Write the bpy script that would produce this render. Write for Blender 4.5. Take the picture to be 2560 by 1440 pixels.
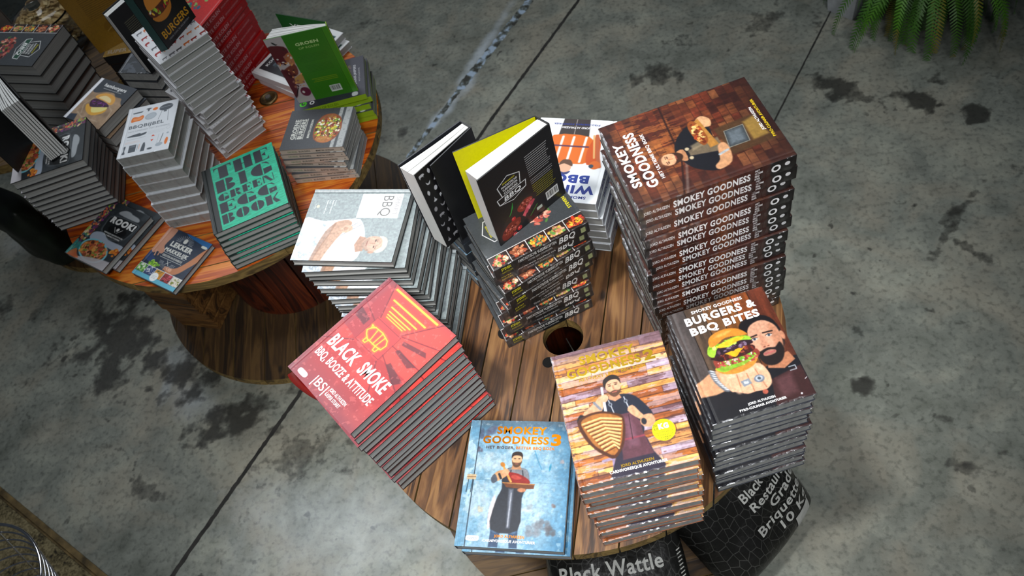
import bpy, bmesh, math, random
import numpy as np
from mathutils import Vector, Matrix

for _o in list(bpy.data.objects):
    bpy.data.objects.remove(_o, do_unlink=True)
SC = bpy.context.scene
COL = SC.collection
PI = math.pi

# ------------------------------------------------------------------ camera
CAM_Z = 2.3
cd = bpy.data.cameras.new('camera')
cam = bpy.data.objects.new('camera', cd)
COL.objects.link(cam)
cd.sensor_width = 36.0
cd.lens = 36.0 * 2018.888 / 2560.0
cd.clip_start = 0.05
cd.dof.use_dof = True
cd.dof.focus_distance = 1.62
cd.dof.aperture_fstop = 5.6
cam.matrix_world = Matrix(((0.979536424, 0.109576040, 0.168823832, 0.0),
                           (0.0, 0.838805437, -0.544431299, 0.0),
                           (-0.201266974, 0.533290287, 0.821640478, CAM_Z),
                           (0, 0, 0, 1)))
SC.camera = cam

# ------------------------------------------------------------------ view, world, lights
SC.view_settings.view_transform = 'Standard'
SC.view_settings.look = 'None'
SC.view_settings.gamma = 1.0
SC.view_settings.use_curve_mapping = False
SC.view_settings.exposure = 0.0

wd = bpy.data.worlds.new('world')
SC.world = wd
wd.use_nodes = True
wn = wd.node_tree.nodes['Background']
wn.inputs[0].default_value = (0.70, 0.84, 1.0, 1)
wn.inputs[1].default_value = 0.035


def area(name, loc, target, size, power, color, sizey=None, spread=PI):
    ld = bpy.data.lights.new(name, 'AREA')
    ld.energy = power
    ld.color = color
    ld.size = size
    if sizey:
        ld.shape = 'RECTANGLE'
        ld.size_y = sizey
    ld.spread = spread
    o = bpy.data.objects.new(name, ld)
    o.location = loc
    d = Vector(target) - Vector(loc)
    o.rotation_euler = d.to_track_quat('-Z', 'Y').to_euler()
    COL.objects.link(o)
    return o


def spot(name, loc, target, power, color, angle, blend, radius):
    ld = bpy.data.lights.new(name, 'SPOT')
    ld.energy = power
    ld.color = color
    ld.spot_size = angle
    ld.spot_blend = blend
    ld.shadow_soft_size = radius
    o = bpy.data.objects.new(name, ld)
    o.location = loc
    d = Vector(target) - Vector(loc)
    o.rotation_euler = d.to_track_quat('-Z', 'Y').to_euler()
    COL.objects.link(o)
    return o


# hall lamp over the near table, daylight from a roof window further back
spot('hall_lamp', (-0.95, 0.10, 4.6), (-0.38, 0.78, 0.6), 540, (1.0, 0.985, 0.96), math.radians(33), 1.0, 0.16)
area('roof_window_back', (-2.0, 3.4, 4.4), (-0.5, 0.9, 0.8), 2.2, 28, (0.90, 0.95, 1.0), 1.4, math.radians(100))
area('front_fill', (0.6, -1.6, 4.6), (-0.2, 0.9, 0.8), 1.5, 13, (0.97, 0.98, 1.0), 1.0, math.radians(45))  # added fill from the camera side, brightens upright faces on the near table


# ------------------------------------------------------------------ helpers
def lin(c):
    if isinstance(c, str):
        c = tuple(int(c[i:i + 2], 16) / 255.0 for i in (0, 2, 4))
    return tuple(x / 12.92 if x <= 0.04045 else ((x + 0.055) / 1.055) ** 2.4 for x in c[:3])


def s3(c):
    if isinstance(c, str):
        return np.array([int(c[i:i + 2], 16) / 255.0 for i in (0, 2, 4)])
    return np.array(c[:3], float)


def nmat(name):
    m = bpy.data.materials.new(name)
    m.use_nodes = True
    nt = m.node_tree
    return m, nt, nt.nodes['Principled BSDF']


def N(nt, typ, **kw):
    n = nt.nodes.new(typ)
    for k, v in kw.items():
        if k.startswith('i_'):
            n.inputs[k[2:].replace('_', ' ')].default_value = v
        else:
            setattr(n, k, v)
    return n


def ramp(nt, stops, fac=None, interp='LINEAR'):
    r = nt.nodes.new('ShaderNodeValToRGB')
    e = r.color_ramp.elements
    while len(e) < len(stops):
        e.new(0.5)
    for i, (p, c) in enumerate(stops):
        e[i].position = p
        e[i].color = (*c, 1) if len(c) == 3 else c
    r.color_ramp.interpolation = interp
    if fac is not None:
        nt.links.new(fac, r.inputs[0])
    return r


def mixc(nt, fac, a, b, mode='MIX'):
    n = nt.nodes.new('ShaderNodeMix')
    n.data_type = 'RGBA'
    n.blend_type = mode
    for sock, val in ((n.inputs[0], fac), (n.inputs[6], a), (n.inputs[7], b)):
        if isinstance(val, bpy.types.NodeSocket):
            nt.links.new(val, sock)
        elif isinstance(val, (int, float)):
            sock.default_value = val
        else:
            sock.default_value = (*val, 1) if len(val) == 3 else val
    return n.outputs[2]


def mth(nt, op, a, b=None, c=None, clamp=False):
    n = nt.nodes.new('ShaderNodeMath')
    n.operation = op
    n.use_clamp = clamp
    for i, v in enumerate((a, b, c)):
        if v is None:
            continue
        if isinstance(v, bpy.types.NodeSocket):
            nt.links.new(v, n.inputs[i])
        else:
            n.inputs[i].default_value = v
    return n.outputs[0]


def bump(nt, p, height, strength, dist=0.002):
    b = nt.nodes.new('ShaderNodeBump')
    b.inputs['Strength'].default_value = strength
    b.inputs['Distance'].default_value = dist
    nt.links.new(height, b.inputs['Height'])
    nt.links.new(b.outputs[0], p.inputs['Normal'])
    return b


def simple(name, col, rough=0.5, metal=0.0, noise=0.0, nscale=40.0, coat=0.0):
    m, nt, p = nmat(name)
    p.inputs['Roughness'].default_value = rough
    p.inputs['Metallic'].default_value = metal
    p.inputs['Coat Weight'].default_value = coat
    c = lin(col)
    tc = N(nt, 'ShaderNodeTexCoord')
    nz = N(nt, 'ShaderNodeTexNoise')
    nz.inputs['Scale'].default_value = nscale
    nz.inputs['Detail'].default_value = 4
    nt.links.new(tc.outputs['Object'], nz.inputs['Vector'])
    k = 0.12 + noise
    r = ramp(nt, [(0.3, tuple(x * (1 - k) for x in c)), (0.7, tuple(min(1, x * (1 + k)) for x in c))], nz.outputs[0])
    nt.links.new(r.outputs[0], p.inputs['Base Color'])
    return m


def link_mesh(name, me, parent=None, mats=()):
    o = bpy.data.objects.new(name, me)
    COL.objects.link(o)
    for m in mats:
        if m is not None and m.name not in [x.name for x in me.materials if x]:
            me.materials.append(m)
    if parent is not None:
        o.parent = parent
    return o


class MB:
    """collects shapes into one mesh with per-vertex colours and material slots"""

    def __init__(self):
        self.v = []; self.f = []; self.c = []; self.m = []; self.sm = []
        self.n = 0

    def add(self, v, f, col=(0.8, 0.8, 0.8), mi=0, smooth=False):
        v = np.asarray(v, float).reshape(-1, 3)
        col = np.asarray(col, float)
        if col.ndim == 1:
            col = np.tile(col[:3], (len(v), 1))
        self.v.append(v); self.c.append(col)
        b = self.n
        for q in f:
            self.f.append([i + b for i in q])
            self.m.append(mi); self.sm.append(smooth)
        self.n += len(v)

    def box(self, lo, hi, col=(0.8, 0.8, 0.8), mi=0, M=None):
        x0, y0, z0 = lo; x1, y1, z1 = hi
        v = np.array([(x0, y0, z0), (x1, y0, z0), (x1, y1, z0), (x0, y1, z0), (x0, y0, z1), (x1, y0, z1), (x1, y1, z1), (x0, y1, z1)], float)
        if M is not None:
            v = np.array([M @ Vector(p) for p in v])
        self.add(v, [(3, 2, 1, 0), (4, 5, 6, 7), (0, 1, 5, 4), (1, 2, 6, 5), (2, 3, 7, 6), (3, 0, 4, 7)], col, mi)

    def lathe(self, prof, n=32, col=(0.8, 0.8, 0.8), mi=0, smooth=True, M=None, close=False):
        v = []
        for r, z in prof:
            for k in range(n):
                a = 2 * PI * k / n
                v.append((r * math.cos(a), r * math.sin(a), z))
        f = []
        for i in range(len(prof) - 1):
            for k in range(n):
                f.append((i * n + k, i * n + (k + 1) % n, (i + 1) * n + (k + 1) % n, (i + 1) * n + k))
        if M is not None:
            v = [tuple(M @ Vector(p)) for p in v]
        self.add(v, f, col, mi, smooth)

    def tube(self, pts, r, n=8, col=(0.8, 0.8, 0.8), mi=0, closed=False):
        pts = [Vector(p) for p in pts]
        L = len(pts)
        v = []
        up = Vector((0, 0, 1))
        for i, p in enumerate(pts):
            if closed:
                t = pts[(i + 1) % L] - pts[i - 1]
            else:
                t = pts[min(i + 1, L - 1)] - pts[max(i - 1, 0)]
            t.normalize()
            a = t.cross(up)
            if a.length < 1e-4:
                a = t.cross(Vector((0, 1, 0)))
            a.normalize()
            b = t.cross(a)
            rr = r[i] if isinstance(r, (list, tuple)) else r
            for k in range(n):
                an = 2 * PI * k / n
                v.append(p + a * (rr * math.cos(an)) + b * (rr * math.sin(an)))
        f = []
        for i in range(L if closed else L - 1):
            j = (i + 1) % L
            for k in range(n):
                f.append((i * n + k, i * n + (k + 1) % n, j * n + (k + 1) % n, j * n + k))
        if not closed:
            f.append(tuple(range(n - 1, -1, -1)))
            f.append(tuple((L - 1) * n + k for k in range(n)))
        self.add([tuple(p) for p in v], f, col, mi, True)

    def mesh(self, name):
        me = bpy.data.meshes.new(name)
        v = np.concatenate(self.v)
        me.from_pydata(v.tolist(), [], self.f)
        a = me.color_attributes.new('Col', 'FLOAT_COLOR', 'POINT')
        c = np.concatenate(self.c)
        c4 = np.ones((len(v), 4), np.float32); c4[:, :3] = c
        a.data.foreach_set('color', c4.ravel())
        me.polygons.foreach_set('material_index', np.array(self.m, np.int32))
        me.polygons.foreach_set('use_smooth', np.array(self.sm, bool))
        me.update()
        return me

    def obj(self, name, mats, parent=None):
        me = self.mesh(name)
        for m in (mats if isinstance(mats, (list, tuple)) else [mats]):
            me.materials.append(m)
        return link_mesh(name, me, parent)


def empty(name, loc=(0, 0, 0), rz=0.0):
    o = bpy.data.objects.new(name, None)
    o.empty_display_size = 0.05
    o.location = loc
    o.rotation_euler = (0, 0, rz)
    COL.objects.link(o)
    return o


def tag(o, label=None, cat=None, group=None, kind=None):
    if label: o['label'] = label
    if cat: o['category'] = cat
    if group: o['group'] = group
    if kind: o['kind'] = kind
    return o


# ------------------------------------------------------------------ materials
def print_mat(name, rough, coat):
    m, nt, p = nmat(name)
    at = N(nt, 'ShaderNodeAttribute', attribute_name='Col')
    nt.links.new(at.outputs[0], p.inputs['Base Color'])
    p.inputs['Roughness'].default_value = rough
    p.inputs['Coat Weight'].default_value = coat
    p.inputs['Coat Roughness'].default_value = 0.12
    tc = N(nt, 'ShaderNodeTexCoord')
    nz = N(nt, 'ShaderNodeTexNoise'); nz.inputs['Scale'].default_value = 22; nz.inputs['Detail'].default_value = 3
    nt.links.new(tc.outputs['Object'], nz.inputs['Vector'])
    bump(nt, p, nz.outputs[0], 0.12, 0.003)
    return m


M_PRINT = print_mat('printed_laminate', 0.42, 0.06)
M_MATT = print_mat('printed_matt_paper', 0.6, 0.0)


def foil_mat(name, c):
    m, nt, p = nmat(name)
    tc = N(nt, 'ShaderNodeTexCoord')
    nz = N(nt, 'ShaderNodeTexNoise'); nz.inputs['Scale'].default_value = 9
    nt.links.new(tc.outputs['Object'], nz.inputs['Vector'])
    r = ramp(nt, [(0.3, tuple(x * 0.75 for x in lin(c))), (0.7, lin(c))], nz.outputs[0])
    nt.links.new(r.outputs[0], p.inputs['Base Color'])
    p.inputs['Metallic'].default_value = 0.9
    p.inputs['Roughness'].default_value = 0.38
    return m


M_GOLD = foil_mat('gold_foil', 'd8b030')
M_COPPER = foil_mat('copper_foil', 'e88a10')


def pages_mat(name, a, b, zs=700.0):
    m, nt, p = nmat(name)
    tc = N(nt, 'ShaderNodeTexCoord')
    mp = N(nt, 'ShaderNodeMapping')
    mp.inputs['Scale'].default_value = (4, 4, zs)
    nt.links.new(tc.outputs['Object'], mp.inputs[0])
    nz = N(nt, 'ShaderNodeTexNoise'); nz.inputs['Scale'].default_value = 1.0; nz.inputs['Detail'].default_value = 2
    nt.links.new(mp.outputs[0], nz.inputs['Vector'])
    r = ramp(nt, [(0.3, lin(a)), (0.7, lin(b))], nz.outputs[0])
    nt.links.new(r.outputs[0], p.inputs['Base Color'])
    p.inputs['Roughness'].default_value = 0.8
    bump(nt, p, nz.outputs[0], 0.35, 0.001)
    return m


M_PAGES = pages_mat('page_edges', '8c8e8b', 'a8a8a4')
M_PAGES_V = pages_mat('page_edges_upright', 'c8cac8', 'e6e6e2', 4.0)


def wrap_mat():
    m = bpy.data.materials.new('shrink_film')
    m.use_nodes = True
    nt = m.node_tree
    nt.nodes.remove(nt.nodes['Principled BSDF'])
    out = nt.nodes['Material Output']
    tr = N(nt, 'ShaderNodeBsdfTransparent')
    gl = N(nt, 'ShaderNodeBsdfGlossy')
    gl.inputs['Roughness'].default_value = 0.32
    gl.inputs['Color'].default_value = (0.95, 0.97, 1, 1)
    mx = N(nt, 'ShaderNodeMixShader')
    tc = N(nt, 'ShaderNodeTexCoord')
    mpw = N(nt, 'ShaderNodeMapping'); mpw.inputs['Scale'].default_value = (55, 55, 18)
    nt.links.new(tc.outputs['Object'], mpw.inputs[0])
    nz = N(nt, 'ShaderNodeTexNoise'); nz.inputs['Scale'].default_value = 1.0; nz.inputs['Detail'].default_value = 2; nz.inputs['Distortion'].default_value = 1.0
    nt.links.new(mpw.outputs[0], nz.inputs['Vector'])
    r = ramp(nt, [(0.45, (0.02,) * 3), (0.8, (0.30,) * 3)], nz.outputs[0])
    nt.links.new(r.outputs[0], mx.inputs[0])
    b = N(nt, 'ShaderNodeBump'); b.inputs['Strength'].default_value = 0.5; b.inputs['Distance'].default_value = 0.004
    nt.links.new(nz.outputs[0], b.inputs['Height'])
    nt.links.new(b.outputs[0], gl.inputs['Normal'])
    nt.links.new(tr.outputs[0], mx.inputs[1])
    nt.links.new(gl.outputs[0], mx.inputs[2])
    nt.links.new(mx.outputs[0], out.inputs[0])
    return m


M_WRAP = wrap_mat()


def wood_mat(name, dark, midc, light, along=0.0, rough=0.5, knots=True, coat=0.0):
    """planks: grain runs along the object's x axis; colour varies with the Col attribute"""
    m, nt, p = nmat(name)
    tc = N(nt, 'ShaderNodeTexCoord')
    at = N(nt, 'ShaderNodeAttribute', attribute_name='Col')
    ad = N(nt, 'ShaderNodeVectorMath', operation='MULTIPLY_ADD')
    nt.links.new(at.outputs[0], ad.inputs[0])
    ad.inputs[1].default_value = (7.0, 3.0, 5.0)
    nt.links.new(tc.outputs['Object'], ad.inputs[2])
    mp = N(nt, 'ShaderNodeMapping')
    mp.inputs['Scale'].default_value = (1.6, 15, 15)
    nt.links.new(ad.outputs[0], mp.inputs[0])
    nz = N(nt, 'ShaderNodeTexNoise'); nz.inputs['Scale'].default_value = 1.0; nz.inputs['Detail'].default_value = 6; nz.inputs['Distortion'].default_value = 1.2
    nt.links.new(mp.outputs[0], nz.inputs['Vector'])
    wv = mth(nt, 'SINE', mth(nt, 'MULTIPLY', nz.outputs[0], 46.0))
    f1 = mth(nt, 'MULTIPLY_ADD', wv, 0.13, nz.outputs[0])
    mp2 = N(nt, 'ShaderNodeMapping'); mp2.inputs['Scale'].default_value = (8, 260, 260)
    nt.links.new(ad.outputs[0], mp2.inputs[0])
    n2 = N(nt, 'ShaderNodeTexNoise'); n2.inputs['Scale'].default_value = 1.0; n2.inputs['Detail'].default_value = 3
    nt.links.new(mp2.outputs[0], n2.inputs['Vector'])
    f2 = mth(nt, 'MULTIPLY_ADD', n2.outputs[0], 0.25, mth(nt, 'SUBTRACT', f1, 0.12))
    r = ramp(nt, [(0.25, lin(dark)), (0.5, lin(midc)), (0.8, lin(light))], f2)
    col = r.outputs[0]
    if knots:
        vo = N(nt, 'ShaderNodeTexVoronoi'); vo.inputs['Scale'].default_value = 1.0
        mp3 = N(nt, 'ShaderNodeMapping'); mp3.inputs['Scale'].default_value = (6.5, 12, 12)
        nt.links.new(ad.outputs[0], mp3.inputs[0]); nt.links.new(mp3.outputs[0], vo.inputs['Vector'])
        k = ramp(nt, [(0.06, (1, 1, 1)), (0.13, (0, 0, 0))], vo.outputs['Distance'])
        col = mixc(nt, mth(nt, 'MULTIPLY', k.outputs[0], 0.8), col, tuple(x * 0.25 for x in lin(dark)))
    tone = mth(nt, 'MULTIPLY_ADD', N(nt, 'ShaderNodeSeparateColor').outputs[0], 1.0, 0.0)
    sp = nt.nodes[-2] if False else None
    nt.links.new(col, p.inputs['Base Color'])
    p.inputs['Roughness'].default_value = rough
    p.inputs['Coat Weight'].default_value = coat
    p.inputs['Coat Roughness'].default_value = 0.25
    bump(nt, p, f2, 0.35, 0.002)
    return m


M_WOOD_R = wood_mat('worn_pine', '2e1b0e', '694628', '966e42', rough=0.42, coat=0.15)
M_WOOD_L = wood_mat('orange_varnished_pine', '7c2a04', 'b9540a', 'd98a2a', rough=0.35, coat=0.35)
M_WOOD_E = wood_mat('old_sawn_edge', '4b3a1c', '7c6434', '9a8048', rough=0.7, knots=False)
M_WOOD_D = wood_mat('red_brown_staves', '2c0d04', '58200a', '743410', rough=0.5)
M_WOOD_B = wood_mat('dull_brown_boards', '21160a', '443017', '604826', rough=0.6)
M_DARK = simple('dark_gap', '060505', 0.9)
M_CRATE = wood_mat('crate_board', '3a2610', '6e4a22', '8a6434', rough=0.6)
M_STEEL = simple('dull_steel', '8c8c86', 0.35, 0.9, 0.1)
M_CHROME = simple('chrome_wire', 'e4e4ea', 0.12, 1.0)


def bag_mat():
    m, nt, p = nmat('black_paper_sack')
    tc = N(nt, 'ShaderNodeTexCoord')
    mp = N(nt, 'ShaderNodeMapping'); mp.inputs['Scale'].default_value = (52, 1, 30)
    nt.links.new(tc.outputs['Object'], mp.inputs[0])
    sp = N(nt, 'ShaderNodeSeparateXYZ'); nt.links.new(mp.outputs[0], sp.inputs[0])
    cb = N(nt, 'ShaderNodeCombineXYZ'); nt.links.new(sp.outputs[0], cb.inputs[0]); nt.links.new(sp.outputs[2], cb.inputs[1])
    vo = N(nt, 'ShaderNodeTexVoronoi', feature='DISTANCE_TO_EDGE'); vo.voronoi_dimensions = '2D'
    vo.inputs['Scale'].default_value = 1.0; vo.inputs['Randomness'].default_value = 0.7
    nt.links.new(cb.outputs[0], vo.inputs['Vector'])
    r = ramp(nt, [(0.0, lin('464643')), (0.05, lin('161614'))], vo.outputs['Distance'])
    nt.links.new(r.outputs[0], p.inputs['Base Color'])
    p.inputs['Roughness'].default_value = 0.38
    nz = N(nt, 'ShaderNodeTexNoise'); nz.inputs['Scale'].default_value = 14; nz.inputs['Detail'].default_value = 5
    nt.links.new(tc.outputs['Object'], nz.inputs['Vector'])
    bump(nt, p, nz.outputs[0], 0.8, 0.012)
    return m


M_BAG = bag_mat()
M_BAGTXT = simple('white_sack_print', 'b9bab4', 0.55, noise=0.05, nscale=60)

# ------------------------------------------------------------------ floor
LINES = [((-0.39, 3.051), (-0.696, 2.552), 0.020, 'tape'), ((-0.696, 2.552), (-0.9, 2.2), 0.012, 'tape'),
         ((-0.05, 3.2), (-0.545, 2.37), 0.0075, 'joint'), ((-0.545, 2.37), (-1.56, 0.57), 0.008, 'joint'), ((0.85, 2.72), (0.5, 2.11), 0.0035, 'joint')]
STAINS = [(0.127,2.459,0.077,0.003,0.001,-0.056,0.7),(0.544,2.655,0.033,-0.044,-0.064,-0.109,0.5),(0.223,2.613,0.062,-0.015,-0.004,-0.035,0.4),(0.766,2.253,0.05,-0.033,-0.017,-0.041,1.0),(0.796,2.195,0.058,-0.039,-0.008,-0.018,0.7),(0.999,2.132,0.06,-0.041,-0.014,-0.032,1.0),(1.098,2.202,0.057,-0.03,-0.005,-0.013,0.8),(1.096,2.244,0.026,-0.006,-0.005,-0.02,0.6),(1.168,2.028,0.037,-0.013,-0.011,-0.032,1.0),(1.007,1.639,0.099,0.079,0.006,-0.018,0.7),(0.947,1.551,0.061,0.07,0.01,-0.014,0.7),(1.134,1.744,0.061,0.004,-0.005,-0.029,0.6),(0.986,1.483,0.045,-0.052,-0.007,-0.01,0.7),(0.88,1.668,0.053,-0.026,-0.004,-0.009,0.7),(0.607,1.224,0.028,-0.027,-0.007,-0.01,0.5),(0.578,1.045,0.044,-0.019,-0.008,-0.017,1.0),(0.79,0.907,0.06,-0.031,-0.006,-0.01,0.6),(0.795,0.779,0.054,-0.016,-0.009,-0.019,0.8),(0.887,0.817,0.038,-0.016,-0.007,-0.013,0.7),(0.739,0.912,0.045,-0.019,-0.003,-0.007,0.5),(-1.919,1.464,0.152,-0.092,-0.029,-0.098,0.9),(-1.986,1.354,0.104,-0.044,-0.007,-0.105,0.8),(-1.882,1.511,0.143,-0.114,-0.025,-0.043,0.8),(-2.169,1.457,0.105,-0.011,0.023,-0.07,0.35),(-1.628,1.27,0.107,-0.064,-0.028,-0.078,0.9),(-1.53,1.11,0.069,0.038,0.052,-0.067,0.8),(-1.362,1.153,0.118,0.035,0.034,-0.065,0.8),(-2.091,1.589,0.119,-0.093,-0.035,-0.064,0.5),(-0.944,2.352,0.051,-0.033,-0.009,-0.044,0.7),(-1.002,2.319,0.045,-0.009,0.003,-0.032,0.6),(-2.547,1.718,0.046,-0.006,0.02,-0.051,0.6),(-2.3,1.256,0.069,-0.006,0.037,-0.097,0.25),(-1.159,0.966,0.173,0.017,0.022,-0.068,0.5),(-1.693,0.877,0.051,-0.019,-0.003,-0.027,0.6),(-2.398,1.662,0.112,-0.014,0.028,-0.076,0.4),(-0.489,2.33,0.032,0.045,0.013,-0.017,0.4),(0.6,2.053,0.029,-0.006,-0.011,-0.056,0.3),(0.01,2.789,0.092,0.054,0.013,-0.047,0.3),(-1.137,3.075,0.096,0.0,0.006,-0.029,0.3),(-1.263,1.086,0.052,0.057,0.024,-0.022,0.7),(-1.015,0.902,0.052,0.005,0.005,-0.018,0.4),(0.75,2.604,0.029,-0.007,-0.009,-0.045,0.3),(0.282,2.325,0.029,-0.006,-0.003,-0.021,0.4),(-1.842,1.034,0.127,-0.049,-0.004,-0.04,0.25),(-1.317,0.768,0.054,0.046,0.032,-0.031,0.25),(-1.506,2.533,0.019,-0.004,0.004,-0.025,0.1)]
PALES = [(-0.588,2.806,0.018,-0.021,-0.109,-0.226,1.0),(-0.662,2.586,0.021,-0.024,-0.028,-0.053,1.0),(-0.735,2.459,0.015,-0.016,-0.026,-0.053,1.0),(-0.792,2.39,0.013,-0.015,-0.029,-0.048,1.0),(-1.719,1.384,0.082,-0.009,0.012,-0.05,0.4),(-1.724,1.28,0.023,-0.01,-0.008,-0.072,0.6),(-1.005,0.712,0.376,-0.022,0.023,-0.186,0.4),(-2.596,2.045,0.102,-0.015,0.033,-0.088,0.4),(-1.613,1.207,0.091,-0.054,-0.023,-0.063,0.5)]


def build_floor():
    nx, ny = 520, 440
    xs = np.linspace(-4.6, 2.4, nx); ys = np.linspace(-0.6, 5.0, ny)
    X, Y = np.meshgrid(xs, ys)
    rs = np.random.RandomState(3)

    def vn(sc, seed, octs=4):
        r = np.random.RandomState(seed)
        out = 0; amp = 1; tot = 0
        for o in range(octs):
            g = r.rand(64, 64)
            u = (X * sc * 2 ** o) % 63; v = (Y * sc * 2 ** o) % 63
            i = np.floor(u).astype(int); j = np.floor(v).astype(int); fu = u - i; fv = v - j
            fu = fu * fu * (3 - 2 * fu); fv = fv * fv * (3 - 2 * fv)
            i1 = (i + 1) % 64; j1 = (j + 1) % 64
            out = out + amp * ((g[j, i] * (1 - fu) + g[j, i1] * fu) * (1 - fv) + (g[j1, i] * (1 - fu) + g[j1, i1] * fu) * fv)
            tot += amp; amp *= 0.55
        return out / tot
    n1 = vn(9, 1); n2 = vn(30, 2)

    def spots(L, ruff):
        s = np.zeros_like(X)
        for cx, cy, ux, uy, vx, vy, a in L:
            det = ux * vy - uy * vx
            dx = X - cx; dy = Y - cy
            p = (dx * vy - dy * vx) / det; q = (-dx * uy + dy * ux) / det
            d = np.sqrt(p * p + q * q) + (n1 - 0.5) * ruff + (n2 - 0.5) * ruff
            s = np.maximum(s, a * np.clip(1.35 - d, 0, 1))
        return s
    st = spots(STAINS, 2.6); pl = spots(PALES, 0.8)
    v = np.stack([X, Y, np.zeros_like(X)], -1).reshape(-1, 3)
    idx = np.arange(nx * ny).reshape(ny, nx)
    f = np.stack([idx[:-1, :-1], idx[:-1, 1:], idx[1:, 1:], idx[1:, :-1]], -1).reshape(-1, 4)
    # keep the slab on the hall side of the metal trim
    cx = X[:-1, :-1] * 0.5 + X[1:, 1:] * 0.5; cy = Y[:-1, :-1] * 0.5 + Y[1:, 1:] * 0.5
    keep = (((cx + 2.273) * (0.62 - 0.934) - (cy - 0.934) * (-1.773 + 2.273)) < 0.0).ravel()
    f = f[keep]
    me = bpy.data.meshes.new('floor')
    me.from_pydata(v.tolist(), [], f.tolist())
    a = me.color_attributes.new('Col', 'FLOAT_COLOR', 'POINT')
    c = np.zeros((nx * ny, 4), np.float32); c[:, 0] = st.ravel(); c[:, 1] = pl.ravel(); c[:, 3] = 1
    a.data.foreach_set('color', c.ravel())
    m, nt, p = nmat('stained_concrete')
    tc = N(nt, 'ShaderNodeTexCoord')
    at = N(nt, 'ShaderNodeAttribute', attribute_name='Col')
    sp = N(nt, 'ShaderNodeSeparateColor'); nt.links.new(at.outputs[0], sp.inputs[0])

    def noise(sc, det=5, dist=0.0, rough=0.55):
        n = N(nt, 'ShaderNodeTexNoise')
        n.inputs['Scale'].default_value = sc; n.inputs['Detail'].default_value = det
        n.inputs['Distortion'].default_value = dist; n.inputs['Roughness'].default_value = rough
        nt.links.new(tc.outputs['Object'], n.inputs['Vector'])
        return n.outputs[0]
    a1 = noise(1.6, 6, 0.6); a2 = noise(9, 8, 0.4, 0.65); a3 = noise(60, 6); a4 = noise(3.5, 5, 1.0)
    base = ramp(nt, [(0.30, lin('54584f')), (0.5, lin('7b7f76')), (0.70, lin('a4a697'))], mth(nt, 'MULTIPLY_ADD', a2, 0.55, mth(nt, 'MULTIPLY', a1, 0.45)))
    warm = ramp(nt, [(0.45, (0, 0, 0)), (0.66, (0.5, 0.5, 0.5))], a4)
    col = mixc(nt, warm.outputs[0], base.outputs[0], lin('9a9280'))
    grit = ramp(nt, [(0.32, lin('55595a')), (0.5, (1, 1, 1))], a3)
    col = mixc(nt, 0.45, col, grit.outputs[0], 'MULTIPLY')
    # small spots of soot
    sm = ramp(nt, [(0.64, (0, 0, 0)), (0.70, (1, 1, 1))], noise(24, 3, 0.3, 0.5))
    sm2 = ramp(nt, [(0.50, (0, 0, 0)), (0.62, (1, 1, 1))], noise(2.2, 3, 0.5))
    col = mixc(nt, mth(nt, 'MULTIPLY', mth(nt, 'MULTIPLY', sm.outputs[0], sm2.outputs[0]), 0.8), col, lin('2c2b27'))
    pale = mth(nt, 'MULTIPLY', sp.outputs[1], mth(nt, 'MULTIPLY_ADD', a2, 1.4, -0.05), clamp=True)
    col = mixc(nt, pale, col, lin('b9c4cd'))
    edge = mth(nt, 'SUBTRACT', mth(nt, 'MULTIPLY', sp.outputs[0], 1.9), mth(nt, 'MULTIPLY_ADD', a3, 1.1, mth(nt, 'MULTIPLY_ADD', a2, 1.5, -0.85)))
    sf = ramp(nt, [(0.0, (0, 0, 0)), (0.35, (0.55, 0.55, 0.55)), (1.0, (1, 1, 1))], edge)
    col = mixc(nt, mth(nt, 'MULTIPLY', sf.outputs[0], 0.86), col, lin('23221e'))
    nt.links.new(col, p.inputs['Base Color'])
    rr = ramp(nt, [(0.3, (0.42,) * 3), (0.7, (0.62,) * 3)], a4)
    nt.links.new(rr.outputs[0], p.inputs['Roughness'])
    bump(nt, p, mth(nt, 'MULTIPLY_ADD', a3, 0.5, a2), 0.35, 0.006)
    me.materials.append(m)
    o = link_mesh('floor', me)
    tag(o, kind='structure')
    # sawn joints and the strip of old tape: real shallow inlays
    mj = simple('joint_filler', '242320', 0.8, noise=0.4, nscale=30)
    mt, nt, p = nmat('worn_floor_tape')
    tc = N(nt, 'ShaderNodeTexCoord'); nz = N(nt, 'ShaderNodeTexNoise'); nz.inputs['Scale'].default_value = 26; nz.inputs['Detail'].default_value = 6
    nt.links.new(tc.outputs['Object'], nz.inputs['Vector'])
    r = ramp(nt, [(0.42, lin('33342f')), (0.5, lin('5f6764')), (0.58, lin('9fb2c6'))], nz.outputs[0])
    nt.links.new(r.outputs[0], p.inputs['Base Color']); p.inputs['Roughness'].default_value = 0.6
    for kind, mat, nm in (('joint', mj, 'trim_2'), ('tape', mt, 'trim_3')):
        b = MB()
        for p0, p1, w, k in LINES:
            if k != kind:
                continue
            p0 = Vector((*p0, 0)); p1 = Vector((*p1, 0)); d = (p1 - p0); L = d.length; d.normalize(); s = Vector((-d.y, d.x, 0))
            n = int(L / 0.012)
            vs = []; fs = []
            r = random.Random(int(L * 100))
            for i in range(n + 1):
                q = p0 + d * (L * i / n)
                wa = w * r.uniform(0.75, 1.2); wb = w * r.uniform(0.75, 1.2)
                zt = 0.0008
                vs += [tuple(q + s * wa + Vector((0, 0, -0.001))), tuple(q + s * wa * 0.9 + Vector((0, 0, zt))), tuple(q - s * wb * 0.9 + Vector((0, 0, zt))), tuple(q - s * wb + Vector((0, 0, -0.001)))]
            for i in range(n):
                for k2 in range(3):
                    fs.append((i * 4 + k2, i * 4 + k2 + 1, i * 4 + k2 + 5, i * 4 + k2 + 4))
            b.add(vs, fs)
        tag(b.obj(nm, mat), kind='structure')
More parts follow.
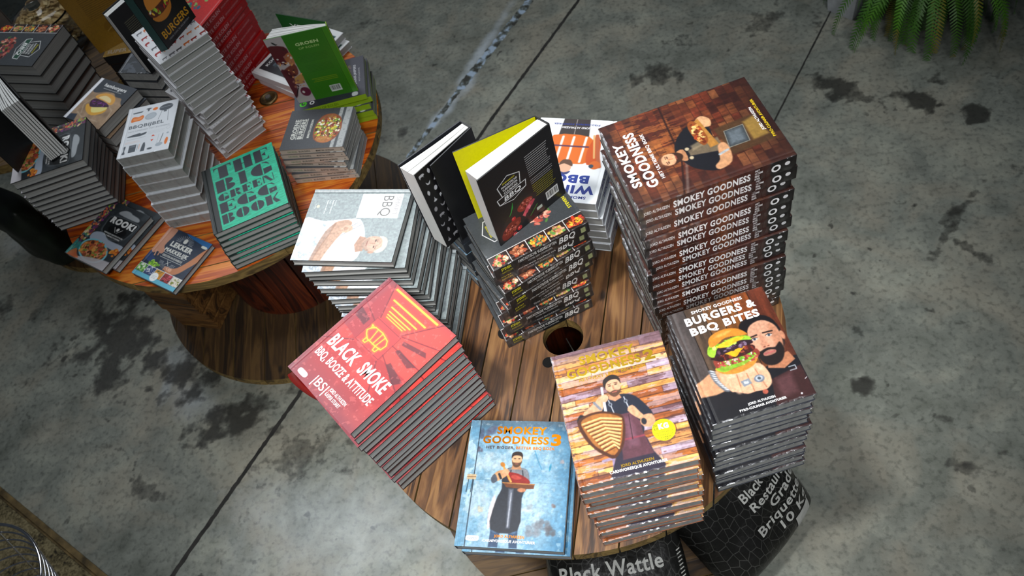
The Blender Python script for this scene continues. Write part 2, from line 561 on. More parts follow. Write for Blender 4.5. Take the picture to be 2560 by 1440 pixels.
    # rough lower slab past the trim
    m2, nt, p = nmat('rough_sand_concrete')
    tc = N(nt, 'ShaderNodeTexCoord')
    n1_ = N(nt, 'ShaderNodeTexNoise'); n1_.inputs['Scale'].default_value = 120; n1_.inputs['Detail'].default_value = 6
    n2_ = N(nt, 'ShaderNodeTexNoise'); n2_.inputs['Scale'].default_value = 12; n2_.inputs['Detail'].default_value = 6
    for n_ in (n1_, n2_): nt.links.new(tc.outputs['Object'], n_.inputs['Vector'])
    f_ = mth(nt, 'MULTIPLY_ADD', n1_.outputs[0], 0.6, mth(nt, 'MULTIPLY', n2_.outputs[0], 0.4))
    r = ramp(nt, [(0.36, lin('1f1b10')), (0.46, lin('5c5236')), (0.6, lin('8a7e5c'))], f_)
    nt.links.new(r.outputs[0], p.inputs['Base Color']); p.inputs['Roughness'].default_value = 0.9
    bump(nt, p, f_, 0.9, 0.01)
    b = MB()
    a0 = Vector((-2.273, 0.934, 0)); a1_ = Vector((-1.773, 0.62, 0)); d = (a1_ - a0).normalized(); s = Vector((d.y, -d.x, 0))
    q0 = a0 - d * 1.6 + s * 0.02; q1 = a1_ + d * 1.2 + s * 0.02
    vs = [tuple(q0 - Vector((0, 0, 0.012))), tuple(q1 - Vector((0, 0, 0.012))), tuple(q1 + s * 1.5 - Vector((0, 0, 0.012))), tuple(q0 + s * 1.5 - Vector((0, 0, 0.012)))]
    b.add(vs, [(0, 3, 2, 1)])
    tag(b.obj('floor.001', m2), kind='structure')
    b = MB()
    M = Matrix.Translation(a0 - d * 1.6) @ Matrix.Rotation(math.atan2(d.y, d.x), 4, 'Z')
    L = (q1 - q0).length
    b.box((0, -0.012, -0.02), (L, 0.006, 0.006), M=M)
    b.box((0, -0.022, -0.02), (L, -0.012, -0.006), M=M)
    tag(b.obj('trim_1', simple('worn_edge_strip', '6a5836', 0.5, 0.2, 0.5, 25)), kind='structure')


build_floor()


# ------------------------------------------------------------------ cable reel tables
def flange_mesh(R, thick, width, phase, holes, seed, colgap=0.0035, edge=True):
    """round slab of planks running along local x; holes = (x, y, r) cut right through"""
    b = MB()
    rnd = random.Random(seed)
    ys = []
    y = -R - ((-R - phase) % width) * 0
    y0 = phase - math.ceil((R + phase) / width) * width
    k = 0
    while y0 < R:
        lo = max(-R + 1e-4, y0 + colgap / 2); hi = min(R - 1e-4, y0 + width - colgap / 2)
        y0 += width
        if hi - lo < 0.004:
            continue
        col = (rnd.random(), rnd.random(), rnd.random())
        cuts = {lo, hi}
        n = max(3, int((hi - lo) / 0.006))
        for i in range(n + 1):
            cuts.add(lo + (hi - lo) * i / n)
        for hx, hy, hr in holes:
            for i in range(25):
                c = hy - hr * math.cos(PI * i / 24)
                if lo < c < hi: cuts.add(c)
        cuts = sorted(cuts)

        def iv(yy):
            c = math.sqrt(max(R * R - yy * yy, 0))
            seg = [(-c, c)]
            for hx, hy, hr in holes:
                if abs(yy - hy) < hr:
                    h = math.sqrt(hr * hr - (yy - hy) ** 2)
                    ns = []
                    for a0, a1 in seg:
                        if hx - h > a0 and hx + h < a1:
                            ns += [(a0, hx - h), (hx + h, a1)]
                        else:
                            ns.append((a0, a1))
                    seg = ns
            return seg
        dz = rnd.uniform(-0.0008, 0.0008)
        for ya, yb in zip(cuts[:-1], cuts[1:]):
            if yb - ya < 1e-6: continue
            e = (yb - ya) * 0.001
            A = iv(ya + e); B = iv(yb - e)
            if len(A) != len(B): continue
            for (xa0, xa1), (xb0, xb1) in zip(A, B):
                zt = dz; zb = -thick
                v = [(xa0, ya, zt), (xa1, ya, zt), (xb1, yb, zt), (xb0, yb, zt), (xa0, ya, zb), (xa1, ya, zb), (xb1, yb, zb), (xb0, yb, zb)]
                b.add(v[:4], [(0, 1, 2, 3)], col, 0)
                b.add(v[4:], [(3, 2, 1, 0)], col, 0)
                b.add(v, [(0, 3, 7, 4), (1, 5, 6, 2)], col, 1)
                if ya == lo: b.add(v, [(0, 4, 5, 1)], col, 1)
                if yb == hi: b.add(v, [(3, 2, 6, 7)], col, 1)
    return b


def reel(loc, R, H, label, ang_top, phase, width, holes, ang_low, mtop, seed, drumR=0.262):
    t = empty('cable_reel_table', (*loc, 0))
    tag(t, label, 'table')
    T = 0.035
    o = flange_mesh(R, T, width, phase, holes, seed).obj('table_top', [mtop, M_WOOD_E], t)
    o.location = (0, 0, H); o.rotation_euler = (0, 0, math.radians(ang_top))
    # second ply under the top with crossing boards
    o = flange_mesh(R, T, 0.115, 0.02, [], seed + 1).obj('bottom_flange', [M_WOOD_B, M_WOOD_E], t)
    o.location = (0, 0, T); o.rotation_euler = (0, 0, math.radians(ang_low))
    # staves
    b = MB(); n = 14; rnd = random.Random(seed + 5)
    for k in range(n):
        a0 = 2 * PI * k / n + 0.012; a1 = 2 * PI * (k + 1) / n - 0.012
        c = (rnd.random(), rnd.random(), rnd.random())
        m = 5
        v = []; f = []
        for i in range(m + 1):
            a = a0 + (a1 - a0) * i / m
            for r in (drumR, drumR - 0.03):
                for x in (T, H - T):
                    # drum axis laid along x so the grain follows the staves
                    v.append((x, r * math.cos(a), r * math.sin(a)))
        for i in range(m):
            q = i * 4; w = q + 4
            f += [(q, w, w + 1, q + 1), (q + 2, q + 3, w + 3, w + 2)]
        f += [(0, 1, 3, 2), (m * 4, m * 4 + 2, m * 4 + 3, m * 4 + 1)]
        b.add(v, f, c, 0)
    o = b.obj('drum', [M_WOOD_D], t)
    o.rotation_euler = (0, -PI / 2, 0)
    return t


HR = 0.6762; HL = 0.63273
TR = reel((-0.213, 0.924), 0.4959, HR, 'round cable reel table of worn brown planks, nearer the camera with open centre hole', 80, -0.0, 0.0885,
          [(0, 0, 0.0475)], 10, M_WOOD_R, 11)
TL = reel((-1.2834, 1.759), 0.5233, HL, 'round cable reel table with orange varnished top, under the stacks at upper left', 8, 0.01, 0.12,
          [], 100, M_WOOD_L, 21)
T3 = reel((-2.15, 2.22), 0.40, HL, 'dark reel table at the left picture edge behind the orange one', 30, 0.01, 0.12, [], 120, M_WOOD_B, 31, 0.2)


def ring_hole(parent, x, y, z, r0, r1, name, mat):
    b = MB()
    b.lathe([(r0, -0.03), (r0, 0.0005), (r1, 0.0012), (r1 + 0.002, 0.0)], 32)
    o = b.obj(name, mat, parent); o.location = (x, y, z)
    return o


# flat black discs painting the dark of bolt holes beside the centre hole and the washer on the orange table
M_BORE_DARK = simple('painted_bore_dark', '040404', 0.95)
for hx, hy, hr in ((-0.351, 0.951, 0.015), (-0.249, 0.862, 0.012)):
    b = MB()
    b.lathe([(0.0001, 0.0006), (hr * 0.97, 0.0006), (hr * 1.05, 0.0012), (hr * 1.12, 0.0)], 24)
    o = b.obj('painted_bolt_hole', M_BORE_DARK, TR); o.location = (hx + 0.213, hy - 0.924, HR + 0.0006)
b = MB()
b.lathe([(0.031, 0.0), (0.031, 0.004), (0.026, 0.006), (0.020, 0.003), (0.016, 0.001), (0.0001, 0.001)], 32)
o = b.obj('washer', simple('greasy_brass', '5c4a2c', 0.35, 0.7, 0.4), TL); o.location = (-1.148 + 1.2834, 1.942 - 1.759, HL + 0.0005)
b = MB()
b.lathe([(0.011, 0.002), (0.011, 0.010), (0.008, 0.012), (0.0001, 0.012)], 6, smooth=False)
w_ = b.obj('bolt', M_STEEL, TL); w_.location = (-1.148 + 1.2834, 1.942 - 1.759, HL + 0.0005)
# metal tie rod seen through the centre hole
b = MB()
b.tube([(0.03, -0.045, -0.035), (0.0, 0.03, -0.06)], 0.0016, 6)
o = b.obj('tie_wire', M_STEEL, TR); o.location = (0, 0, HR)

# ------------------------------------------------------------------ cover art: soft painted colour grids + lettering outlines
class CV:
    """colour grid over a cover; x 0..100 left to right, y 0..h top to bottom"""

    def __init__(s, h, res=2.0, base='808080'):
        s.h = h
        s.nx = int(100 * res) + 1; s.ny = int(h * res) + 1
        s.X, s.Y = np.meshgrid(np.linspace(0, 100, s.nx), np.linspace(0, h, s.ny))
        s.C = np.zeros((s.ny, s.nx, 3)) + s3(base)
        s.T = []

    def _box(s, x0, y0, x1, y1):
        i0 = max(0, int((x0) / 100 * (s.nx - 1)) - 1); i1 = min(s.nx, int(x1 / 100 * (s.nx - 1)) + 3)
        j0 = max(0, int((y0) / s.h * (s.ny - 1)) - 1); j1 = min(s.ny, int(y1 / s.h * (s.ny - 1)) + 3)
        return (slice(j0, max(j0, j1)), slice(i0, max(i0, i1)))

    def _put(s, sl, m, col):
        m = m[..., None]
        c = s3(col) if not callable(col) else None
        s.C[sl] = s.C[sl] * (1 - m) + c * m

    def ell(s, cx, cy, rx, ry, col, ang=0, soft=0.8, a=1.0):
        R = max(rx, ry) + soft + 1
        sl = s._box(cx - R, cy - R, cx + R, cy + R)
        if s.X[sl].size == 0: return
        t = math.radians(ang); dx = s.X[sl] - cx; dy = s.Y[sl] - cy
        p = dx * math.cos(t) + dy * math.sin(t); q = -dx * math.sin(t) + dy * math.cos(t)
        d = np.sqrt((p / rx) ** 2 + (q / ry) ** 2)
        m = np.clip((1 - d) * min(rx, ry) / soft + 0.5, 0, 1) * a
        s._put(sl, m, col)

    def poly(s, pts, col, soft=0.6, a=1.0):
        P = np.array(pts, float)
        sl = s._box(P[:, 0].min() - soft, P[:, 1].min() - soft, P[:, 0].max() + soft, P[:, 1].max() + soft)
        X = s.X[sl]; Y = s.Y[sl]
        if X.size == 0: return
        ins = np.zeros(X.shape, bool); D = np.full(X.shape, 1e9)
        n = len(P)
        for i in range(n):
            x0, y0 = P[i]; x1, y1 = P[(i + 1) % n]
            if y0 != y1:
                c = ((y0 > Y) != (y1 > Y)) & (X < (x1 - x0) * (Y - y0) / (y1 - y0) + x0)
                ins ^= c
            ex, ey = x1 - x0, y1 - y0; L = ex * ex + ey * ey + 1e-9
            t = np.clip(((X - x0) * ex + (Y - y0) * ey) / L, 0, 1)
            D = np.minimum(D, np.hypot(X - x0 - t * ex, Y - y0 - t * ey))
        d = np.where(ins, D, -D)
        m = np.clip(d / soft + 0.5, 0, 1) * a
        s._put(sl, m, col)

    def blob(s, pts, col, soft=0.8, a=1.0, k=3):
        """closed Catmull-Rom outline"""
        P = [np.array(p, float) for p in pts]; n = len(P); o = []
        for i in range(n):
            p0, p1, p2, p3 = P[i - 1], P[i], P[(i + 1) % n], P[(i + 2) % n]
            for j in range(k):
                t = j / k
                o.append(0.5 * ((2 * p1) + (-p0 + p2) * t + (2 * p0 - 5 * p1 + 4 * p2 - p3) * t * t + (-p0 + 3 * p1 - 3 * p2 + p3) * t ** 3))
        s.poly(o, col, soft, a)

    def line(s, pts, w, col, soft=0.5, a=1.0):
        P = np.array(pts, float); R = w + soft
        sl = s._box(P[:, 0].min() - R, P[:, 1].min() - R, P[:, 0].max() + R, P[:, 1].max() + R)
        X = s.X[sl]; Y = s.Y[sl]
        if X.size == 0: return
        D = np.full(X.shape, 1e9)
        for i in range(len(P) - 1):
            x0, y0 = P[i]; ex, ey = P[i + 1] - P[i]; L = ex * ex + ey * ey + 1e-9
            t = np.clip(((X - x0) * ex + (Y - y0) * ey) / L, 0, 1)
            D = np.minimum(D, np.hypot(X - x0 - t * ex, Y - y0 - t * ey))
        s._put(sl, np.clip((w / 2 - D) / soft + 0.5, 0, 1) * a, col)

    def rect(s, x0, y0, x1, y1, col, soft=0.3, a=1.0):
        s.poly([(x0, y0), (x1, y0), (x1, y1), (x0, y1)], col, soft, a)

    def vn(s, sx, sy, seed, octs=3):
        r = np.random.RandomState(seed); out = 0; amp = 1; tot = 0
        for o in range(octs):
            g = r.rand(48, 48)
            u = (s.X / 100 * sx * 2 ** o) % 47; v = (s.Y / 100 * sy * 2 ** o) % 47
            i = np.floor(u).astype(int); j = np.floor(v).astype(int); fu = u - i; fv = v - j
            fu = fu * fu * (3 - 2 * fu); fv = fv * fv * (3 - 2 * fv); i1 = (i + 1) % 48; j1 = (j + 1) % 48
            out = out + amp * ((g[j, i] * (1 - fu) + g[j, i1] * fu) * (1 - fv) + (g[j1, i] * (1 - fu) + g[j1, i1] * fu) * fv)
            tot += amp; amp *= 0.55
        return out / tot

    def mask(s, m, col, a=1.0):
        s._put((slice(None), slice(None)), np.clip(m, 0, 1) * a, col)

    def mul(s, f):
        s.C *= f[..., None]

    def grain(s, amt=0.06, seed=5, sc=60):
        s.C *= (1 + (s.vn(sc, sc, seed, 2) - 0.5) * 2 * amt)[..., None]

    def bits(s, cx, cy, rx, ry, cols, n, size, seed, ang=0, soft=0.5):
        r = random.Random(seed); t = math.radians(ang)
        for _ in range(n):
            a = r.uniform(0, 2 * PI); q = math.sqrt(r.random())
            dx = q * math.cos(a) * rx; dy = q * math.sin(a) * ry
            x = cx + dx * math.cos(t) - dy * math.sin(t); y = cy + dx * math.sin(t) + dy * math.cos(t)
            sz = size * r.uniform(0.5, 1.4)
            s.ell(x, y, sz, sz * r.uniform(0.4, 0.9), r.choice(cols), r.uniform(0, 180), soft)

    def tx(s, txt, x0, x1, yb, h, col='ffffff', bold=0.02, foil=0, shear=0.0, rot=0):
        s.T.append((txt, x0, x1, yb, h, col, bold, foil, shear, rot))

    def lines(s, x0, y0, x1, dy, n, col, w=0.5, seed=1, a=0.8, ang=0):
        """rows of unreadably small copy drawn as broken strokes"""
        r = random.Random(seed); t = math.tan(math.radians(ang))
        for i in range(n):
            x = x0; y = y0 + i * dy; end = x1 - r.uniform(0, 0.15) * (x1 - x0)
            while x < end:
                L = r.uniform(1.2, 4.5)
                s.line([(x, y + (x - x0) * t), (min(end, x + L), y + (min(end, x + L) - x0) * t)], w, col, 0.35, a)
                x += L + 0.7


_glyph = {}


def glyph(txt, bold):
    """outline text -> (verts 2d with width 1 and capital height 1, faces)"""
    key = (txt, round(bold, 3))
    if key in _glyph:
        return _glyph[key]
    cu = bpy.data.curves.new('lettering', 'FONT')
    cu.body = txt
    cu.resolution_u = 3
    cu.offset = bold
    cu.space_character = 1.0 + bold * 3.2
    o = bpy.data.objects.new('lettering', cu)
    COL.objects.link(o)
    dg = bpy.context.evaluated_depsgraph_get()
    me = bpy.data.meshes.new_from_object(o.evaluated_get(dg))
    n = len(me.vertices)
    v = np.zeros(n * 3); me.vertices.foreach_get('co', v); v = v.reshape(-1, 3)[:, :2]
    f = [tuple(p.vertices) for p in me.polygons]
    # make faces point up
    out = []
    for p in f:
        a = sum(v[p[i]][0] * v[p[(i + 1) % len(p)]][1] - v[p[(i + 1) % len(p)]][0] * v[p[i]][1] for i in range(len(p)))
        out.append(p if a > 0 else tuple(reversed(p)))
    bpy.data.objects.remove(o, do_unlink=True)
    bpy.data.meshes.remove(me)
    bpy.data.curves.remove(cu)
    mn = v[:, 0].min(); mx = v[:, 0].max()
    cap = 0.729 + bold * 1.6
    v = np.stack([(v[:, 0] - mn) / (mx - mn), (v[:, 1] + bold * 0.8) / cap], 1)
    _glyph[key] = (v, out)
    return _glyph[key]


def fat_word(cv, word, x0, x1, y0, y1, col, gaps=2.0):
    """heavy stencil capitals, thick slabs with hairlines"""
    wd_ = {'I': 0.52, 'T': 1.0, 'H': 1.05, 'E': 0.8, 'B': 0.9, 'G': 1.0, 'R': 1.0, 'N': 1.0, 'O': 1.0, 'K': 1.05}
    tot = sum(wd_[c] for c in word); gap = gaps
    u = (x1 - x0 - gap * (len(word) - 1)) / tot
    x = x0
    for ch in word:
        w = wd_[ch] * u; H = y1 - y0

        def q(*pts): cv.poly([(x + a * w, y0 + b * H) for a, b in pts], col, 0.45)

        def half(cx, cy, rx, ry, side):
            pts = [(cx, cy - ry)] + [(cx + side * rx * math.sin(PI * i / 10), cy - ry * math.cos(PI * i / 10)) for i in range(1, 10)] + [(cx, cy + ry)]
            q(*pts)
        if ch == 'I':
            q((.18, 0), (.82, 0), (.82, 1), (.18, 1))
        elif ch == 'T':
            q((.0, 0), (1, 0), (1, .3), (.92, .1), (.76, .05), (.76, 1), (.26, 1), (.26, .05), (.08, .1), (0, .3))
        elif ch == 'H':
            q((.02, 0), (.44, 0), (.44, 1), (.02, 1)); q((.56, 0), (.98, 0), (.98, 1), (.56, 1)); q((.4, .47), (.6, .47), (.6, .53), (.4, .53))
        elif ch == 'E':
            q((0, 0), (.52, 0), (.52, 1), (0, 1)); q((.5, 0), (1, 0), (1, .28), (.86, .06), (.5, .05)); q((.5, 1), (1, 1), (1, .72), (.86, .94), (.5, .95)); q((.5, .5), (.8, .34), (.8, .66))
        elif ch == 'B':
            q((0, 0), (.46, 0), (.46, 1), (0, 1)); half(.54, .25, .4, .25, 1); half(.54, .74, .46, .26, 1)
        elif ch == 'G':
            half(.54, .5, .54, .5, -1); q((.6, .0), (.82, .04), (.96, .3), (.9, .3), (.72, .1), (.6, .06)); q((.6, .52), (1, .52), (1, .92), (.6, 1))
        elif ch == 'R':
            q((0, 0), (.44, 0), (.44, 1), (0, 1)); half(.52, .26, .4, .26, 1); q((.5, .55), (.74, .55), (1, 1), (.66, 1))
        elif ch == 'N':
            q((0, 0), (.36, 0), (.9, 1), (.62, 1), (.1, .1), (.1, 1), (0, 1)); q((.88, 0), (1, 0), (1, 1), (.94, 1), (.94, .1))
        elif ch == 'O':
            half(.46, .5, .46, .5, -1); half(.54, .5, .46, .5, 1)
        elif ch == 'K':
            q((0, 0), (.44, 0), (.44, 1), (0, 1)); q((.5, .46), (.86, 0), (1, 0), (.66, .42), (1, 1), (.66, 1), (.5, .6))
        x += w + gap


def flat_burger(cv, cx, cy, r, ang=0, seed=1):
    """bun, filling rows, bun – a printed burger photo seen from the side"""
    t = math.radians(ang)

    def P(x, y): return (cx + r * (x * math.cos(t) - y * math.sin(t)), cy + r * (x * math.sin(t) + y * math.cos(t)))
    cv.blob([P(-1, .35), P(-.85, .8), P(0, 1.0), P(.85, .8), P(1, .35)], 'c47a28')
    cv.blob([P(-1.05, -.05), P(-1, .45), P(0, .62), P(1, .45), P(1.05, -.05)], '5d2a18')
    rnd = random.Random(seed)
    for i in range(26):
        a = rnd.uniform(-1, 1); b = rnd.uniform(-.05, .5)
        x, y = P(a, b)
        cv.ell(x, y, r * .14, r * .07, rnd.choice(['6fae2c', 'a9d040', 'b8362a', 'f2c23a', '4a1a30', 'efe2d0']), rnd.uniform(0, 180), 0.5)
    cv.blob([P(-1.02, .0), P(-.92, -.55), P(-.45, -.92), P(.1, -1.0), P(.6, -.85), P(.98, -.45), P(1.02, .0), P(0, .12)], 'd88a34')
    cv.blob([P(-.6, -.5), P(-.1, -.82), P(.4, -.66), P(.1, -.4)], 'f0b868', 2.0, .7)


def planks(cv, y0, y1, n, cols, seed, vert=False, dark='2a120c'):
    r = random.Random(seed)
    y = y0; k = 0
    step = (y1 - y0) / n
    g = cv.vn(4, 60, seed, 4) if not vert else cv.vn(60, 4, seed, 4)
    for i in range(n):
        h = step * r.uniform(0.85, 1.15)
        c = r.choice(cols)
        if vert: cv.rect(y, -2, y + h, 220, c, 0.4)
        else:
            cuts = sorted([0, 100] + [r.uniform(10, 90) for _ in range(r.choice((1, 2)))])
            for a, b_ in zip(cuts[:-1], cuts[1:]):
                cv.rect(a, y, b_, y + h, r.choice(cols), 0.3)
                cv.line([(a, y), (a, y + h)], 0.5, dark, 0.4, 0.7)
        if vert: cv.line([(y, 0), (y, 200)], 0.7, dark, 0.5, 0.8)
        else: cv.line([(0, y), (100, y)], 0.7, dark, 0.5, 0.8)
        y += h
    cv.mul(0.72 + 0.62 * g)


# ---- the individual covers -------------------------------------------------
def art_brick():
    cv = CV(136.4, 2.2, '4a2418')
    r = random.Random(4)
    y = 0
    row = 0
    while y < 140:
        bh = 7.2
        x = -r.uniform(0, 10)
        while x < 100:
            bw = r.uniform(9, 15)
            c = r.choice(['5a2a1a', '6e3820', '4c2016', '7b4224', '3c1a14', '8a5230', '54261a', '6a2e1c'])
            cv.rect(x + .3, y + .3, x + bw - .3, y + bh - .4, c, 0.5)
            x += bw
        y += bh; row += 1
    g = cv.vn(14, 14, 3, 4); g2 = cv.vn(60, 8, 8, 3)
    cv.mul(0.5 + 0.55 * g + 0.4 * g2)
    # warm lamp glow printed in the photo, dark left third and bottom
    d = np.sqrt(((cv.X - 62) / 45) ** 2 + ((cv.Y - 38) / 34) ** 2)
    cv.mask(np.clip(1.2 - d, 0, 1) * (g2 > 0.5) * 0.5, 'c67a38')
    cv.mask(np.clip((cv.Y - 98) / 40, 0, 1) * 0.75, '241413')
    cv.mask(np.clip((22 - cv.X) / 22, 0, 1) * 0.55, '3b2420')
    cv.mask(np.clip((14 - cv.Y) / 14, 0, 1) * 0.6, '2a1816')
    cv.line([(0, 40), (36, 52), (100, 56)], 1.6, '241210', 0.8, .8)
    cv.line([(0, 43), (30, 54)], 2.2, '8d7f78', 1.4, .5)
    # oven
    cv.poly([(22, 92), (55, 88), (57, 124), (24, 130)], '4a3420', 2.0, .9)
    cv.poly([(30, 113), (52, 113), (55, 124), (31, 127)], '9a7a3a', 2.5, .9)
    cv.poly([(30.5, 92), (49, 95), (49.5, 112), (30.5, 110)], '3c4246', 1.0)
    cv.poly([(33, 95), (47, 97.5), (47, 109), (33, 107.5)], '69737a', 3.5, .8)
    cv.line([(30.5, 92), (49, 95), (49.5, 112), (30.5, 110), (30.5, 92)], 0.6, '8a8a80', 0.5)
    # figure
    cv.blob([(31, 53), (46, 50), (60, 58), (68, 70), (70, 80), (60, 86), (42, 84), (16, 82), (12, 74), (20, 60)], '14151c', 1.0)
    cv.poly([(36, 60), (42, 60), (46, 88), (30, 88)], '756650', 1.2, .9)
    cv.poly([(40, 64), (46, 64), (50, 80), (44, 82)], '9a8a6c', 2, .7)
    cv.ell(33.5, 60, 1.8, 1.8, 'b8a888'); cv.ell(44, 60, 1.8, 1.8, 'b8a888')
    cv.blob([(12, 76), (17, 74), (22, 80), (36, 84), (38, 90), (30, 92), (16, 88)], 'c9946a', 1.0)
    cv.blob([(62, 80), (70, 78), (74, 84), (68, 90), (60, 88)], 'd8a478', 1.0)
    cv.line([(27, 82), (29, 90)], 2.2, 'aab0b4', .6)
    cv.poly([(37, 78), (70, 76), (72, 81), (38, 86)], 'b07a36', .8)
    cv.blob([(42, 74), (54, 70), (68, 70), (72, 76), (60, 80), (46, 80)], '8c4a20', .8)
    cv.bits(57, 75, 12, 4, ['d89a50', 'a8401e', 'e8c078', '6a2a14'], 60, 1.5, 5)
    # head
    cv.blob([(34, 52), (44, 50), (45, 57), (33, 57)], 'b67f58', .8)
    cv.ell(39.5, 42.5, 6.4, 8.8, 'd9a27a', 6)
    cv.blob([(32.5, 44), (34, 51), (39, 54.5), (44, 51.5), (46, 44.5), (43.5, 48), (36, 47.5)], '3a2218', .9)
    cv.blob([(33, 40), (35, 34.5), (40, 32.8), (45, 35), (46, 40), (43, 36.6), (37, 36)], '5a3524', .8, .8)
    cv.ell(36.7, 41.2, 1.2, .5, '2c1a14'); cv.ell(42.3, 41.5, 1.2, .5, '2c1a14')
    cv.line([(35, 39.8), (38, 39.5)], .6, '4a2a1a'); cv.line([(41, 39.7), (44, 40.2)], .6, '4a2a1a')
    cv.line([(39.6, 42), (39.2, 45.4)], 1.0, 'b8784e', .8); cv.line([(37.6, 48.6), (41.2, 48.7)], .8, 'a04a3c')
    cv.mul(0.86 + 0.28 * cv.vn(46, 46, 77, 3))
    cv.tx('SMOKEY', 22.5, 75, 12.6, 8.6, bold=.035)
    cv.tx('GOODNESS', 17.5, 82.5, 25.6, 10, bold=.035)
    cv.tx('HET ULTIEME BBQ BOEK', 23, 77, 32.6, 3.2, bold=.02)
    cv.tx('JORD ALTHUIZEN', 36, 64.5, 126.2, 2.6, bold=.02)
    cv.tx('PYRO-CULINAIR AVONTURIER', 26, 72.8, 131, 2.6, 'f0d020', bold=.02)
    return cv


def spine_brick():
    sp = CV(11, 3.0, '3a1c14')
    g = sp.vn(40, 6, 3, 4)
    for i, c in enumerate(['5c2a18', '7a3c20', '46201a', '683020', '8a4a26', '54261c', '3c1c16', '2a1512']):
        sp.rect(12 * i, 0, 12 * i + 12.2, 11, c, 1.5, .8)
    sp.mul(0.45 + 0.95 * g)
    sp.rect(84, -1, 101, 12, '17110f', 1.5)
    sp.rect(-1, -1, 3, 12, '17110f', 1.5)
    sp.tx('JORD ALTHUIZEN', 3, 19.5, 7.0, 3.0, bold=.015)
    sp.tx('SMOKEY GOODNESS', 22, 71, 8.6, 6.2, bold=.035)
    for i, w in enumerate(('HET', 'ULTIEME', 'BBQ', 'BOEK')):
        sp.tx(w, 73.8, 75.0 + len(w) * 0.55, 2.9 + i * 2.4, 1.7, bold=.012)
    sp.tx('O', 84.2, 90.2, 8.7, 6.2, bold=.035)
    sp.tx('\u2022', 92.6, 96, 8.6, 8.6, bold=.02)
    return sp


def face_big(cv, cx, cy, rx, ry, skin='d8a07e'):
    cv.ell(cx, cy, rx, ry, skin, 0, 1.0)


